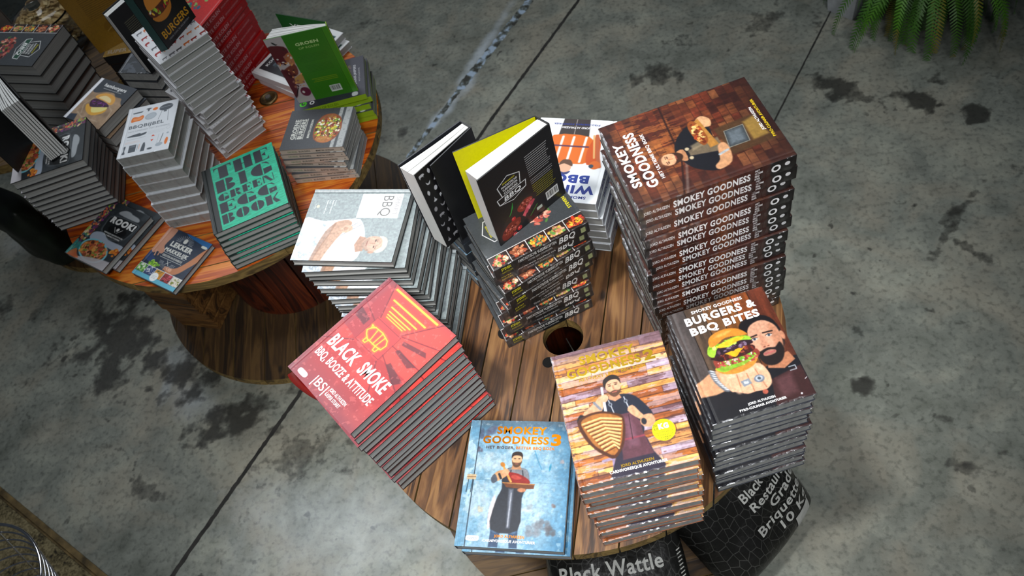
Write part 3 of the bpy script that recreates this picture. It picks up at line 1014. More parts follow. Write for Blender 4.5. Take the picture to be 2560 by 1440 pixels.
def art_bites():
    cv = CV(125.6, 2.2, '4a382e')
    g = cv.vn(26, 3, 21, 4)
    for i, (x, c) in enumerate([(0, '4c4442'), (17, '5a4636'), (34, '6e4a2c'), (50, '75461f'), (66, '82431c'), (83, '6a3220')]):
        cv.rect(x, -1, x + 18, 130, c, 0.6); cv.line([(x, 0), (x, 126)], .8, '1c120c', .6)
    cv.mul(0.55 + 0.85 * g)
    cv.mask(np.clip((cv.Y - 60) / 50, 0, 1) * .6, '2c211d')
    # shirt and apron
    cv.blob([(60, 92), (72, 84), (84, 90), (98, 82), (106, 92), (106, 132), (30, 132), (0, 128), (0, 104), (20, 98), (45, 104)], '15151b', 1.2)
    cv.poly([(68, 99), (99, 93), (101, 126), (62, 126)], '3a2020', 1.5)
    cv.poly([(72, 100), (88, 97), (86, 118), (70, 120)], '6a4448', 5, .6)
    cv.line([(88, 92), (94, 92), (94, 96), (88, 96)], 0.9, 'a8b0b8'); cv.ell(88, 121, .9, .9, 'e8e8f0'); cv.line([(97, 108), (99, 107)], .6, 'e8e8f0')
    # neck, hair, face
    cv.poly([(72, 80), (94, 76), (97, 86), (84, 92), (70, 87)], 'b97a58', 1.0)
    cv.blob([(62, 50), (61, 36), (70, 30), (82, 29), (93, 36), (97, 50), (96, 64), (92, 70), (90, 50), (70, 42)], '171418', 1.2)
    cv.blob([(66, 46), (72, 38), (84, 36), (93, 44), (95, 56), (92, 70), (84, 82), (74, 82), (67, 74), (64, 60)], 'dba284', 1.2)
    cv.blob([(88, 42), (94, 48), (94, 66), (88, 78), (86, 60)], 'b87858', 3, .6)
    cv.ell(96.3, 58, 2.2, 5, 'c88868')
    cv.blob([(66, 70), (71, 68), (78, 66.5), (85, 68), (91, 64), (92, 73), (86, 83), (77, 86), (69, 82)], '1e1717', 1.3)
    cv.blob([(72, 71), (78, 69), (84, 71), (83, 74), (77, 75), (72, 74)], 'b07866', .8)
    cv.line([(72.5, 72.2), (83, 72)], 1.2, 'b85a5c', .8)
    cv.line([(66.5, 51), (73.5, 50.3)], 1.6, '2a1a18'); cv.line([(80, 50), (89, 50.6)], 1.6, '2a1a18')
    for ex in (70, 84.5):
        cv.ell(ex, 54, 3.0, 1.5, 'e8dcd4'); cv.ell(ex, 54, 1.35, 1.45, '4a6478'); cv.ell(ex, 54, .6, .7, '101010')
        cv.line([(ex - 3.2, 53.4), (ex, 52.2), (ex + 3.2, 53.6)], .7, '3a2018')
    cv.blob([(75.5, 52), (78, 52), (80, 62), (81.5, 64.5), (77, 66), (73.5, 64.5)], 'cf9072', 1.2, .8)
    cv.ell(75.6, 64.8, 1.1, .6, '7a3e30'); cv.ell(79.5, 64.8, 1.1, .6, '7a3e30')
    # arm, bracelet, fist
    cv.blob([(-2, 84), (8, 79), (20, 74), (30, 78), (30, 96), (14, 100), (-2, 100)], 'd29a72', 1.2)
    cv.blob([(-2, 97), (14, 98), (28, 97), (40, 105), (44, 112), (10, 112), (-2, 108)], '18171c', 1.4)
    cv.blob([(24, 80), (34, 76), (60, 78), (66, 82), (69, 92), (67, 102), (60, 107), (50, 106), (42, 106), (34, 101), (28, 98)], 'e6b08c', 1.0)
    for a, b_ in (((40, 84), (38, 103)), ((49, 86), (49, 105)), ((58, 84), (61, 105))):
        cv.line([a, b_], 1.0, 'b87656', .9)
    for x in (35, 44, 53.5, 63):
        cv.ell(x, 84, 3.6, 2.6, 'f2c6a6', 0, 2, .8); cv.ell(x + 1, 100, 3.6, 4, 'edbc98', 0, 2, .7)
    for k in range(9):
        t = k / 8
        cv.ell(19 + 6 * t - 2 * math.sin(PI * t), 74 + 22 * t, 3.6, 1.6, '70747c', 35); cv.ell(19.6 + 6 * t - 2 * math.sin(PI * t), 73.4 + 22 * t, 2.4, .6, 'd8dce2', 35, .4)
    cv.poly([(40.5, 92), (49, 91), (50, 97), (41.5, 98.5)], '8a929c', .6); cv.rect(43, 93.2, 47.5, 96, 'c8ced6', .5)
    cv.ell(58, 94.5, 5, 4, '7c8490'); cv.ell(58, 94.2, 3.4, 2.6, 'b6bec8'); cv.ell(58, 94.2, 1.6, 1.5, '4a525c')
    cv.ell(58, 109, 2.6, 2.4, 'd86a50', 0, .8, .8)
    # burger
    cv.blob([(25, 70), (28, 79), (42, 83), (58, 80), (66, 72), (60, 68)], 'cf8a34', .8)
    cv.blob([(24, 66), (30, 62), (64, 62), (69, 70), (62, 73), (45, 77), (28, 76)], '8a3a2c', .8)
    cv.bits(46, 70, 20, 5.5, ['e8d8c8', 'a84038', '6aa82c', 'f0b8b0', '8cc83c', 'c05048'], 90, 1.7, 3)
    cv.blob([(24, 72), (30, 78), (40, 77), (52, 76), (66, 70), (56, 72), (40, 73)], '86c832', .8, .8)
    cv.blob([(24, 58), (32, 55), (62, 57), (67, 63), (55, 67), (30, 66)], '3a1a18', .8)
    cv.bits(45, 61, 20, 4.5, ['4a1c16', '7a2c1e', '2c1210', '9a4830'], 60, 1.9, 8)
    cv.blob([(33, 56), (60, 55), (52, 62), (46, 66), (40, 61)], 'f6b21e', .7)
    cv.blob([(23, 55), (34, 52), (62, 51), (67, 57), (50, 58), (30, 60)], '2c1a24', .8)
    cv.bits(45, 55, 20, 2.6, ['3a2230', '5a3a50', '1c1018', '86708a'], 40, 1.8, 9)
    cv.blob([(22, 55), (27, 46), (36, 48), (50, 45), (64, 47), (67, 53), (55, 50), (44, 54), (34, 51), (27, 60)], '9ccc38', .8)
    cv.bits(45, 49, 20, 3, ['b8e04c', '7cb424', 'd4ec78'], 40, 1.6, 10)
    cv.blob([(33, 50), (50, 46), (62, 48), (52, 51), (40, 53)], 'f8c028', .7, .9)
    cv.blob([(27, 48), (29, 39), (38, 34.5), (50, 34), (60, 38), (66, 46), (60, 46), (45, 43), (33, 48)], 'd98a30', .9)
    cv.blob([(34, 40), (42, 36.5), (52, 37), (46, 40)], 'f0b45c', 2, .8)
    cv.mul(0.86 + 0.28 * cv.vn(46, 46, 77, 3))
    cv.tx('SMOKEY GOODNESS', 23.5, 76.5, 7.2, 3.8, bold=.03)
    cv.tx('BURGERS &', 14, 86.5, 19, 9.6, bold=.045)
    cv.tx('BBQ BITES', 15, 85.5, 31, 9.2, bold=.045)
    cv.tx('JORD ALTHUIZEN', 38, 64.5, 117.2, 2.5, bold=.03)
    cv.tx('PYRO-CULINAIR AVONTURIER', 28.5, 73.5, 121.4, 2.5, bold=.03)
    return cv


def art_planks():
    cv = CV(124.2, 2.2, 'b8783c')
    planks(cv, -2, 128, 21, ['d99a4c', 'c47c34', 'e8b468', 'b0642a', '8a6a72', 'c88a50', 'dcae7a', '9a5428', 'e0a050', 'b49aa8'], 14, dark='3a1a10')
    g = cv.vn(5, 30, 33, 3)
    cv.mask((g > 0.6) * 0.5, 'c8b8d0'); cv.mask((g < 0.33) * .55, '4c2c30')
    cv.mask(np.clip((20 - cv.Y) / 20, 0, 1) * .75, '6a4e56')
    r = random.Random(2)
    for i in range(60):
        cv.ell(r.uniform(5, 100), r.uniform(5, 122), 1.1, .5, '5c2c14', 0, .6, .7)
    cv.line([(33, 100), (31, 125)], 2.6, '8c82b8', 1, .8); cv.line([(24, 107), (64, 104)], 2.6, 'a098c4', 1.2, .8)
    # trousers, apron, torso
    cv.blob([(40, 92), (61, 92), (66, 108), (71, 126), (29, 126), (34, 108)], '2a2436', 1)
    cv.blob([(34, 53), (42, 51), (55, 52), (64, 57), (71, 68), (74, 76), (72, 80), (64, 76), (62, 92), (42, 94), (36, 74), (30, 66)], '1b2030', 1)
    cv.poly([(47, 70), (56, 70), (62, 80), (62, 92), (66, 110), (40, 110), (43, 88)], '5c3540', 1)
    cv.poly([(50, 74), (55, 74), (56, 100), (48, 100)], '84586a', 4, .6)
    cv.line([(42, 93), (62, 93)], 1.6, '8a3a4a', .8); cv.line([(54, 72), (52, 94)], .6, '30181e')
    for sx in (40.5, 54): cv.line([(sx, 55), (sx + 1, 61), (sx + 2, 68)], .9, 'b8bcc4'); cv.ell(sx + .6, 59, 1.6, 1.8, '9298a2'); cv.ell(sx + .6, 59, .8, 1, '1b2030')
    cv.blob([(54, 68), (59, 64), (64, 72), (66, 76), (62, 78)], 'd6a07a', .8)
    cv.blob([(64, 76), (73, 76), (74, 84), (68, 87), (62, 83)], 'd49a74', 1); cv.ell(65, 81, 2.2, 3, '20242c')
    cv.blob([(14, 64), (28, 54), (33, 50), (38, 49), (41, 52), (36, 58), (30, 66), (18, 69)], 'd8a27c', 1)
    cv.blob([(10, 68), (14, 62), (19, 66), (16, 72)], '14161e', 1)
    cv.line([(28, 54), (32, 61)], 2.4, '7c8088', .7)
    cv.poly([(36.6, 41), (38.4, 41), (37, 66), (34.5, 66)], 'ccd2da', .5); cv.ell(37.4, 52, 3.6, 3.6, 'e0ac88')
    # ribs
    cv.blob([(10, 68), (20, 63), (32, 63), (42, 67), (49, 72), (48, 84), (43, 98), (34, 107), (27, 103), (20, 96), (13, 84)], '4a2410', 1.0)
    cv.blob([(13, 69), (21, 65), (32, 65), (42, 69), (47.5, 74), (46, 84), (41.5, 96), (34, 104), (27, 99), (20, 92), (15, 80)], 'a8682c', 1.0)
    for i in range(9):
        t = i / 8
        cv.line([(14 + 13 * t, 71 + 27 * t), (30 + 6 * t, 69 + 26 * t), (47 - 8 * t, 74 + 25 * t)], 1.7, 'e6bc7c', .6)
        cv.line([(14.5 + 13 * t, 73 + 27 * t), (31 + 6 * t, 71.3 + 26 * t), (46.6 - 8 * t, 76 + 25 * t)], .9, '5c2c12', .5)
    # head
    cv.poly([(42, 49), (50, 49), (52, 55), (46, 57), (41, 54)], 'c48a66', .8)
    cv.ell(47.3, 42.5, 6.7, 8.6, 'dfaa86', -6)
    cv.blob([(40, 44), (39.5, 37), (43, 33), (49, 31.5), (54, 35), (54.5, 41), (52, 37), (46, 36.4), (42, 39)], '241a18', .8)
    cv.blob([(41, 45), (43, 50), (47, 53), (52, 50), (54, 45), (52, 47.2), (47.5, 46.4), (43.6, 47.4)], '4c3022', .9, .9)
    cv.ell(44.6, 41.8, 1.1, .55, '2c1a14'); cv.ell(50.2, 41.4, 1.1, .55, '2c1a14'); cv.line([(43, 40.2), (46, 40)], .6, '3a2218'); cv.line([(49, 39.7), (51.8, 40)], .6, '3a2218')
    cv.line([(47.4, 42), (47.2, 45)], 1.0, 'bc8260', .7); cv.line([(45.6, 48.4), (49.4, 48.2)], .8, 'a85a4c')
    cv.mul(0.86 + 0.28 * cv.vn(46, 46, 77, 3))
    # badge
    cv.ell(78.8, 92.5, 9.6, 9.6, 'f4f000', 0, .5)
    cv.tx('20', 70.8, 74.2, 88.6, 2.4, '303010', .01); cv.tx('17', 71.4, 74.4, 91.9, 2.4, '303010', .01); cv.tx('KG', 75, 83.6, 91.6, 5.2, 'f4f4e8', .06)
    cv.tx('Gouden Garde', 71, 86, 94.9, 2.0, '6a6420', 0, shear=.3); cv.tx('Publieksprijs', 72, 85, 97.5, 2.0, '6a6420', 0, shear=.3)
    cv.tx('KOOKBOEK', 75, 83.5, 99.7, 1.3, '303010', .02); cv.tx('JAAR', 77, 81.5, 101.4, 1.2, '303010', .02)
    cv.tx('SMOKEY', 24, 74.5, 15.2, 9.0, bold=.035, foil=1)
    cv.tx('GOODNESS', 10.5, 77.5, 26, 9.0, bold=.035, foil=1)
    cv.tx('2', 80, 90, 26, 10.6, 'e8c838', bold=.045, foil=1)
    cv.tx('HET NEXT LEVEL BBQ BOEK', 20, 80.5, 31.4, 3.2, bold=.015, foil=1)
    cv.tx('JORD ALTHUIZEN', 36.6, 64.5, 115.8, 2.6, bold=.02, foil=1)
    cv.tx('CARNIVORESQUE AVONTURIER', 26.6, 75, 119.4, 2.6, bold=.03)
    return cv


def art_blue():
    cv = CV(122.6, 2.2, 'a8c4d4')
    g = cv.vn(7, 7, 41, 5); g2 = cv.vn(24, 24, 42, 4)
    cv.mask(np.clip((0.52 - g) * 5, 0, 1) * .8, '6fa0be')
    d = np.clip((cv.X - 70) / 30, 0, 1) * .8 + np.clip((20 - cv.Y) / 16, 0, 1) + np.clip((cv.Y - 100) / 30, 0, 1) * .4
    cv.mask(d * (0.45 + .8 * g), '2e6f98')
    cv.mask(np.clip((13 - cv.Y) / 10, 0, 1) * .75, '54626e')
    cv.mask(np.clip((g2 - .6) * 6, 0, 1) * .35, 'd6dcd8'); cv.mask(np.clip((.38 - g2) * 6, 0, 1) * .35, '4a7c96')
    for cx, cy, r, c in ((72, 104, 8, '7a8088'), (82, 100, 6, '6c7078'), (87, 105, 5, '58585e'), (66, 84, 3, '8c98a0'), (88, 82, 2, '7a6460'), (12, 30, 3, '5c5668'), (14, 14, 6, '4c5870'), (22, 10, 5, '5a5a70'), (93, 40, 2, 'b0a0a0'), (20, 88, 3, 'c8c0a8')):
        for k in range(9):
            cv.ell(cx + math.sin(k * 2.1 + cx) * r * .6, cy + math.cos(k * 1.7) * r * .6, r * .45, r * .35, c, k * 30, 1.2, .6)
    cv.line([(66, 30), (70, 40), (74, 48)], .9, '3a86ac', .7, .8); cv.ell(82, 46, 1, 3.4, '2f86a8', 10)
    cv.line([(10, 60), (50, 60.4), (100, 62)], .5, '5d88a0', .5, .8)
    cv.mask(np.clip((9.8 - cv.X) / 2, 0, 1) * .55, '6a9cba')
    cv.mask(((cv.X < 9) & (g > .5)) * .6, 'c4dce6')
    cv.line([(10, 0), (9.4, 123)], .9, '1c2a38', .5, .95)
    cv.poly([(3, 55), (12, 55), (12, 60), (3, 60)], 'c8b08a', .8); cv.line([(5, 60), (4, 72)], .7, '1c2a38'); cv.line([(9, 60), (8.4, 72)], .7, '1c2a38'); cv.line([(3.5, 57.4), (11.5, 57.4)], .9, '8c6a4a')
    # legs, apron
    cv.poly([(32, 104), (41, 104), (40, 122), (31.4, 122)], '2e4868', .8); cv.poly([(48, 104), (57, 104), (58, 122), (50.6, 122)], '2e4868', .8)
    cv.ell(36, 107, 3, 2, '5b7c9c', 0, 1.5, .6); cv.ell(53, 107, 3, 2, '5b7c9c', 0, 1.5, .6)
    cv.blob([(31, 76), (33, 76), (34, 90), (33, 100), (29, 106), (28, 96), (28.5, 86)], 'd8ccce', .7)
    cv.blob([(42, 48), (50, 47.5), (60, 49), (63, 58), (62, 66), (58, 76), (57, 106), (31.6, 106), (33.6, 80), (38, 68), (37, 56)], '252a34', 1)
    cv.blob([(41, 49), (50, 47), (60, 49), (63, 57), (63, 63), (56, 60), (48, 56), (42, 56)], '7d8188', 1.0)
    cv.line([(45, 50), (44, 60)], 1.2, '30343c', .7); cv.line([(56, 50), (58, 60)], 1.2, '30343c', .7)
    cv.poly([(45, 68), (49, 68), (49, 104), (46.5, 104)], '8890a0', 2.4, .7)
    cv.line([(47.6, 72), (47.2, 103)], 1.0, 'd4d8e0', 1.2, .7)
    cv.blob([(27, 58), (31, 52), (36, 50), (42, 50), (44, 53), (38, 58), (32, 61)], 'cf9a6c', .8); cv.blob([(27, 57), (30, 54), (33, 60), (29, 63), (26.6, 60)], '4a5260', .9)
    cv.line([(34, 54), (36, 58)], 2.2, '22262e', .6)
    cv.blob([(41, 52), (52, 53), (62, 58), (64, 62), (56, 63), (46, 62), (42, 57)], '8c1c18', .8); cv.blob([(48, 54), (56, 57), (52, 59), (46, 57)], 'c85040', 1, .7)
    cv.line([(36, 44), (40, 51), (46, 61)], 2.0, 'd0a050', .6); cv.ell(36.4, 44.6, 2.6, 2.0, 'c07a2c', 40)
    cv.ell(40, 52, 3.2, 3.6, 'dca67c')
    cv.poly([(38, 61.4), (68.8, 62.4), (68.2, 67), (60, 67.6), (42, 66.4)], '6a3a1c', .6); cv.line([(38.4, 62.2), (68.6, 63)], 1.0, 'b07a44', .5)
    cv.ell(57, 68.6, 4, 2, 'c07f5a')
    # head
    cv.poly([(46, 44), (53, 44), (55, 49), (45, 49)], 'b88660', .8)
    cv.ell(49.6, 39, 5.0, 6.8, 'd9a87e')
    cv.blob([(44.4, 38), (44.6, 33.5), (48, 31.4), (53, 31.8), (55, 35), (54.6, 39), (53, 35.6), (46.6, 35.4)], '2c1f1a', .7)
    cv.blob([(44.8, 40), (46, 44.8), (49.6, 47), (53.4, 44.8), (54.6, 40), (52.6, 42.2), (46.6, 42.2)], '4c3424', .8, .9)
    cv.ell(47.6, 38.3, .9, .5, '2c1a14'); cv.ell(51.8, 38.3, .9, .5, '2c1a14'); cv.line([(48.2, 43.6), (51, 43.6)], .7, 'a0584c')
    cv.mul(0.86 + 0.28 * cv.vn(46, 46, 77, 3))
    cv.blob([(11, 112.5), (20.6, 112.5), (22, 114.8), (20.6, 117), (11, 117), (9.6, 114.8)], 'dfe6ea', .4)
    cv.tx('KOSMOS', 11.6, 20, 115.7, 1.9, '7c94a4', .0)
    cv.tx('SMOKEY', 27, 76, 13.8, 8.2, bold=.035, foil=2)
    cv.tx('GOODNESS', 14, 78.5, 23.6, 8.0, bold=.035, foil=2)
    cv.tx('3', 80.6, 90.4, 24.6, 12.2, bold=.045, foil=2)
    cv.tx('HET BIGGER,', 18.2, 46, 29, 3.0, '4a3a30', bold=.03)
    cv.tx('BETTER BBQ BOEK', 47.5, 85, 29, 3.0, bold=.035, foil=2)
    cv.tx('JORD ALTHUIZEN', 36, 63.8, 113, 2.5, bold=.035, foil=2)
    cv.tx('CARNIVORESQUE AVONTURIER', 25.8, 74.2, 117.4, 2.5, bold=.03)
    return cv


def art_red():
    cv = CV(125.7, 2.2, 'a82a2c')
    g = cv.vn(6, 6, 51, 5); g2 = cv.vn(30, 30, 52, 3)
    cv.mask(np.clip((g - .5) * 4, 0, 1) * .6, 'd8463c')
    # room: ceiling, side walls
    cv.poly([(12, -1), (84, -1), (60, 34), (29, 34)], 'c23a34', 1.0)
    cv.poly([(84, -1), (101, -1), (101, 60), (64, 62), (60, 34)], 'd84038', 1.0)
    cv.poly([(-1, -1), (12, -1), (29, 34), (26, 64), (-1, 60)], 'a02c34', 1.0)
    cv.rect(27, 34, 62, 66, 'bf3636', 1.0)
    for a, b_ in (((62, 34), (101, 20)), ((62, 46), (101, 46)), ((62, 58), (101, 74)), ((12, 0), (29, 34)), ((84, 0), (60, 34)), ((0, 30), (27, 40)), ((27, 66), (0, 84)), ((62, 66), (88, 100))):
        cv.line([a, b_], 1.2, '6c1420', .8, .8)
    for pts in ([(66, 36), (92, 30), (96, 34), (68, 40)], [(70, 44), (96, 46), (90, 52), (68, 48)], [(74, 58), (98, 64), (92, 72), (72, 62)], [(4, 38), (22, 42), (22, 50), (6, 48)]):
        cv.poly(pts, '4e1622', 1.0, .75)
    cv.line([(27, 64), (27, 36), (62, 36), (62, 64), (27, 64)], .6, '801c24', .5)
    cv.mask(np.clip((cv.Y - 88) / 38, 0, 1) * .7, '7a4a56'); cv.mask(np.clip((12 - cv.X) / 12, 0, 1) * .6, '7a5560')
    cv.mask(np.clip((8 - cv.Y) / 10, 0, 1) * .5, '5a2a34')
    cv.mask((g2 > .68) * .25, 'f08a80')
    for y0, xa, xb, w in ((4, 17.8, 77.6, 2.0), (13.6, 24.4, 70.9, 1.6), (20, 28.8, 65.7, 1.3), (24.4, 30.6, 61.5, 1.1), (27.5, 31.9, 58.3, 1.0), (30, 33, 56.6, .8)):
        cv.line([(xa, y0), (xb, y0)], w + 2.4, 'f06a20', 1.8, .5)
        cv.line([(xa, y0), (xb, y0)], w, 'ffd23c', .5)
    # neon pig
    for w, c, a in ((4.0, 'f08020', .45), (1.0, 'ffcc30', 1)):
        cv.line([(31, 47), (34, 44), (44, 43.5), (54, 46), (57, 50), (56, 56), (49, 57), (37, 57), (32, 54), (29, 51), (31, 47)], w, c, .7, a)
        cv.line([(35, 57), (35, 61), (38, 61), (39, 57)], w, c, .7, a); cv.line([(49, 57), (50, 61), (53, 61), (54, 56)], w, c, .7, a)
        cv.line([(38, 45), (40, 56)], w * .8, c, .7, a); cv.line([(45, 44), (45, 57)], w * .8, c, .7, a); cv.line([(50, 46), (49, 56)], w * .8, c, .7, a); cv.line([(31, 47), (29, 44), (33, 45)], w, c, .7, a)
    cv.blob([(12, 117), (21, 117), (23, 119.6), (21, 122), (12, 122), (10.4, 119.6)], 'e6e6e2', .4)
    cv.tx('BLACK', 9, 48, 85.4, 14.5, bold=.03, shear=.06); cv.tx('SMOKE', 55, 91.5, 84.8, 14.5, bold=.03, shear=.06)
    cv.tx('BBQ, BOOZE & ATTITUDE', 8, 91, 99.4, 9.2, bold=.022)
    cv.tx('|BS|', 31, 49, 119.6, 9.5, bold=.005)
    cv.tx('JORD ALTHUIZEN', 51, 75, 113.6, 3.8, bold=.01); cv.tx('KASPER STUART', 51, 72, 119, 3.8, bold=.01)
    return cv


def art_grey_chef():
    cv = CV(121.2, 2.2, '8b9698')
    g = cv.vn(5, 5, 61, 4)
    cv.mask(g * .4, '9aa4a6')
    cv.rect(6.8, 8, 41, 58, 'f2f4f4', .3)
    cv.mask(np.clip((3 - cv.X) / 1, 0, 1), '9aa2a4'); cv.line([(5, 0), (5, 122)], .9, '3c4446', .4); cv.line([(3.2, 0), (3.2, 122)], .5, 'c8cccc', .4)
    # chef
    cv.blob([(42, 58), (48, 48), (60, 42), (70, 40), (86, 40), (98, 44), (104, 60), (104, 124), (44, 124), (46, 96)], 'e4e8ee', 1.0)
    cv.blob([(52, 90), (70, 92), (104, 90), (104, 124), (46, 124)], 'd0d8e0', 2)
    b_ = cv.vn(14, 14, 66, 4)
    m = np.clip((cv.Y - 88) / 4, 0, 1) * (cv.X > 48) * (b_ > .62)
    cv.mask(m * .5, '8fa0ae')
    for a, b2 in (((58, 50), (50, 76)), ((66, 60), (72, 76)), ((90, 50), (96, 74)), ((78, 60), (80, 72))):
        cv.line([a, b2], 1.4, 'b8c2cc', 1.4, .7)
    cv.line([(50, 48), (66, 70)], .6, '6a747c'); cv.line([(48, 54), (64, 74)], .6, '6a747c')
    cv.blob([(44, 66), (50, 60), (58, 66), (72, 74), (92, 82), (104, 86), (104, 95), (84, 92), (62, 84), (48, 82)], 'b5927c', 1.2)
    cv.blob([(48, 80), (62, 83), (84, 90), (104, 96), (104, 99), (84, 96), (60, 90)], '93705c', 1.4, .8)
    cv.blob([(52, 60), (58, 58), (62, 66), (58, 72), (52, 68)], 'c2a08a', 1); cv.ell(56, 66, 2, 3, '96705a', 0, 1, .5)
    cv.poly([(68, 38), (86, 38), (88, 46), (78, 50), (66, 46)], 'a88470', 1)
    cv.ell(76.5, 27, 10.4, 13.6, 'c3a08c', 8, 1.2)
    cv.blob([(66, 22), (68, 14), (75, 11), (84, 13), (88, 20), (86, 24), (80, 17), (71, 18)], 'd4c8bc', 1.4)
    cv.blob([(68, 33), (72, 39), (78, 41), (84, 37), (86, 31), (80, 34), (74, 34)], '9c8272', 1.6, .8)
    cv.ell(72, 25.4, 1.6, .8, '4c3a34'); cv.ell(80.4, 26, 1.6, .8, '4c3a34'); cv.line([(70, 23.4), (74, 23)], .7, '7a6458'); cv.line([(78.6, 23.4), (83, 24)], .7, '7a6458')
    cv.line([(76, 26), (75.6, 31)], 1.4, 'a47f6c', 1, .8); cv.line([(73, 35), (79, 35.4)], .9, '8a5248')
    cv.ell(87.6, 28, 1.6, 3.6, 'b08a76')
    cv.mul(0.86 + 0.28 * cv.vn(46, 46, 77, 3))
    cv.tx('SMART', 10.6, 37, 15.4, 5.4, '9c9c9c', 0); cv.tx('BBQ', 9.6, 38.4, 31, 13, '6c6c6a', 0)
    cv.tx('JULIUS', 13, 34.5, 43, 5, 'd0c2b6', 0); cv.tx('JASPERS', 12, 36, 52.5, 5, 'd0c2b6', 0)
    # small author credits run the same way down the sheet
    cv.tx('Fotografie', 16, 24, 90, 1.7, 'e4e8e8', 0); cv.tx('Remko Kraaijeveld', 16, 35, 93.2, 1.9, 'e4e8e8', .01)
    cv.tx('Tekst', 16, 21, 97, 1.7, 'e4e8e8', 0); cv.tx('Sandra van der Laan', 16, 36, 100.2, 1.9, 'e4e8e8', .01)
    cv.ell(25, 110, 1.9, 1.9, 'e8d8b0', 0, .4); cv.tx('KOSMOS', 21.5, 28.5, 114, 1.4, 'e4e8e8', 0)
    return cv


def art_teal():
    cv = CV(116.8, 2.2, '16a884')
    g = cv.vn(18, 60, 71, 4)
    cv.mul(.78 + .45 * g)
    cv.rect(-1, -1, 12.5, 118, '1f2424', .4)
    k = '19202a'
    fat_word(cv, 'THE', 16, 92, 5, 27, k, 3)
    fat_word(cv, 'BIG', 15.5, 91.5, 30, 52, k, 4)
    fat_word(cv, 'GREEN', 15, 91, 55, 68, k, 2.5)
    fat_word(cv, 'EGG', 15, 91, 71, 89, k, 3)
    fat_word(cv, 'BOOK', 15, 92, 92, 108, k, 2.5)
    cv.ell(86, 84, .9, .9, '2aa070')
    return cv


def art_white_tools():
    cv = CV(126.7, 1.7, 'd8dde2')
    d = '4a525a'; o = 'e07424'
    cv.poly([(10, 14), (31, 13), (29, 16.5), (12, 17)], d); cv.blob([(36, 10), (42, 8), (48, 10), (44, 12), (43, 16), (40, 16), (40, 12)], d)
    cv.blob([(50, 13), (54, 10), (59, 11), (60, 15), (56, 17.5), (51, 16)], o)
    cv.ell(77, 15, 13.5, 8.5, d, -4); cv.line([(63, 15), (91, 12.6)], .8, 'aab0b6'); cv.line([(70, 24), (66, 44)], .7, d); cv.line([(83, 24), (86, 52)], .7, d); cv.rect(74, 24, 80, 27, d)
    cv.blob([(11, 28), (16, 25), (24, 27), (32, 24), (35, 30), (31, 37), (20, 38), (11, 38)], o); cv.blob([(14, 29), (22, 30), (32, 28), (30, 34), (16, 35)], 'e8965c', .8)
    cv.ell(49, 31, 11.5, 8.6, 'a4aeb6', -10); cv.ell(49, 31, 9.5, 6.8, 'b2bcc4', -10)
    cv.tx('BBQBIJBEL', 9.5, 79, 56, 8.4, '59616a', .02)
    cv.tx('VAN ASPERGES TOT ZWEZERIK', 9.5, 93, 65, 3.0, 'a8aeb4', .0)
    cv.blob([(10, 76), (20, 73), (34, 71), (38, 73), (48, 71), (47, 76), (36, 79), (20, 78)], d); cv.line([(12, 84), (48, 83)], 1.0, 'b4b8bc')
    cv.lines(10, 90, 42, 3, 2, 'e0a890', .6, 2); cv.lines(52, 72, 88, 3, 3, 'b8bcc0', .6, 3); cv.ell(91, 71, 4, 4, 'c4c8cc'); cv.ell(91, 71, 3, 3, 'd8dde2')
    cv.blob([(9, 100), (13, 100), (12, 110), (14, 118), (8, 118), (10, 110)], d); cv.rect(20, 99, 34, 117, d); cv.rect(22, 101, 32, 104, '6c747c'); cv.line([(37, 100), (37, 114)], .7, d); cv.line([(40, 100), (40, 112)], .8, o)
    cv.poly([(47, 98), (50, 98), (52, 106), (52, 119), (44, 119), (45, 106)], d); cv.ell(62, 116, 5, 2.4, d)
    cv.poly([(60, 94), (66, 94), (63, 99)], 'd84a28'); cv.poly([(60, 86), (67, 86), (63, 82)], 'd84a28')
    cv.line([(83, 84), (80, 104)], 1.3, d); cv.ell(79, 110, 7, 4.6, 'a4aeb6', -8); cv.line([(75, 84), (74, 106)], .6, 'a8aeb4')
    cv.blob([(92, 96), (95, 99), (95, 108), (92, 114), (89, 108), (90, 100)], o); cv.ell(92, 85, 2.4, 2.2, 'a4aeb6')
    cv.ell(6, 121, 0.1, 0.1, d)
    return cv


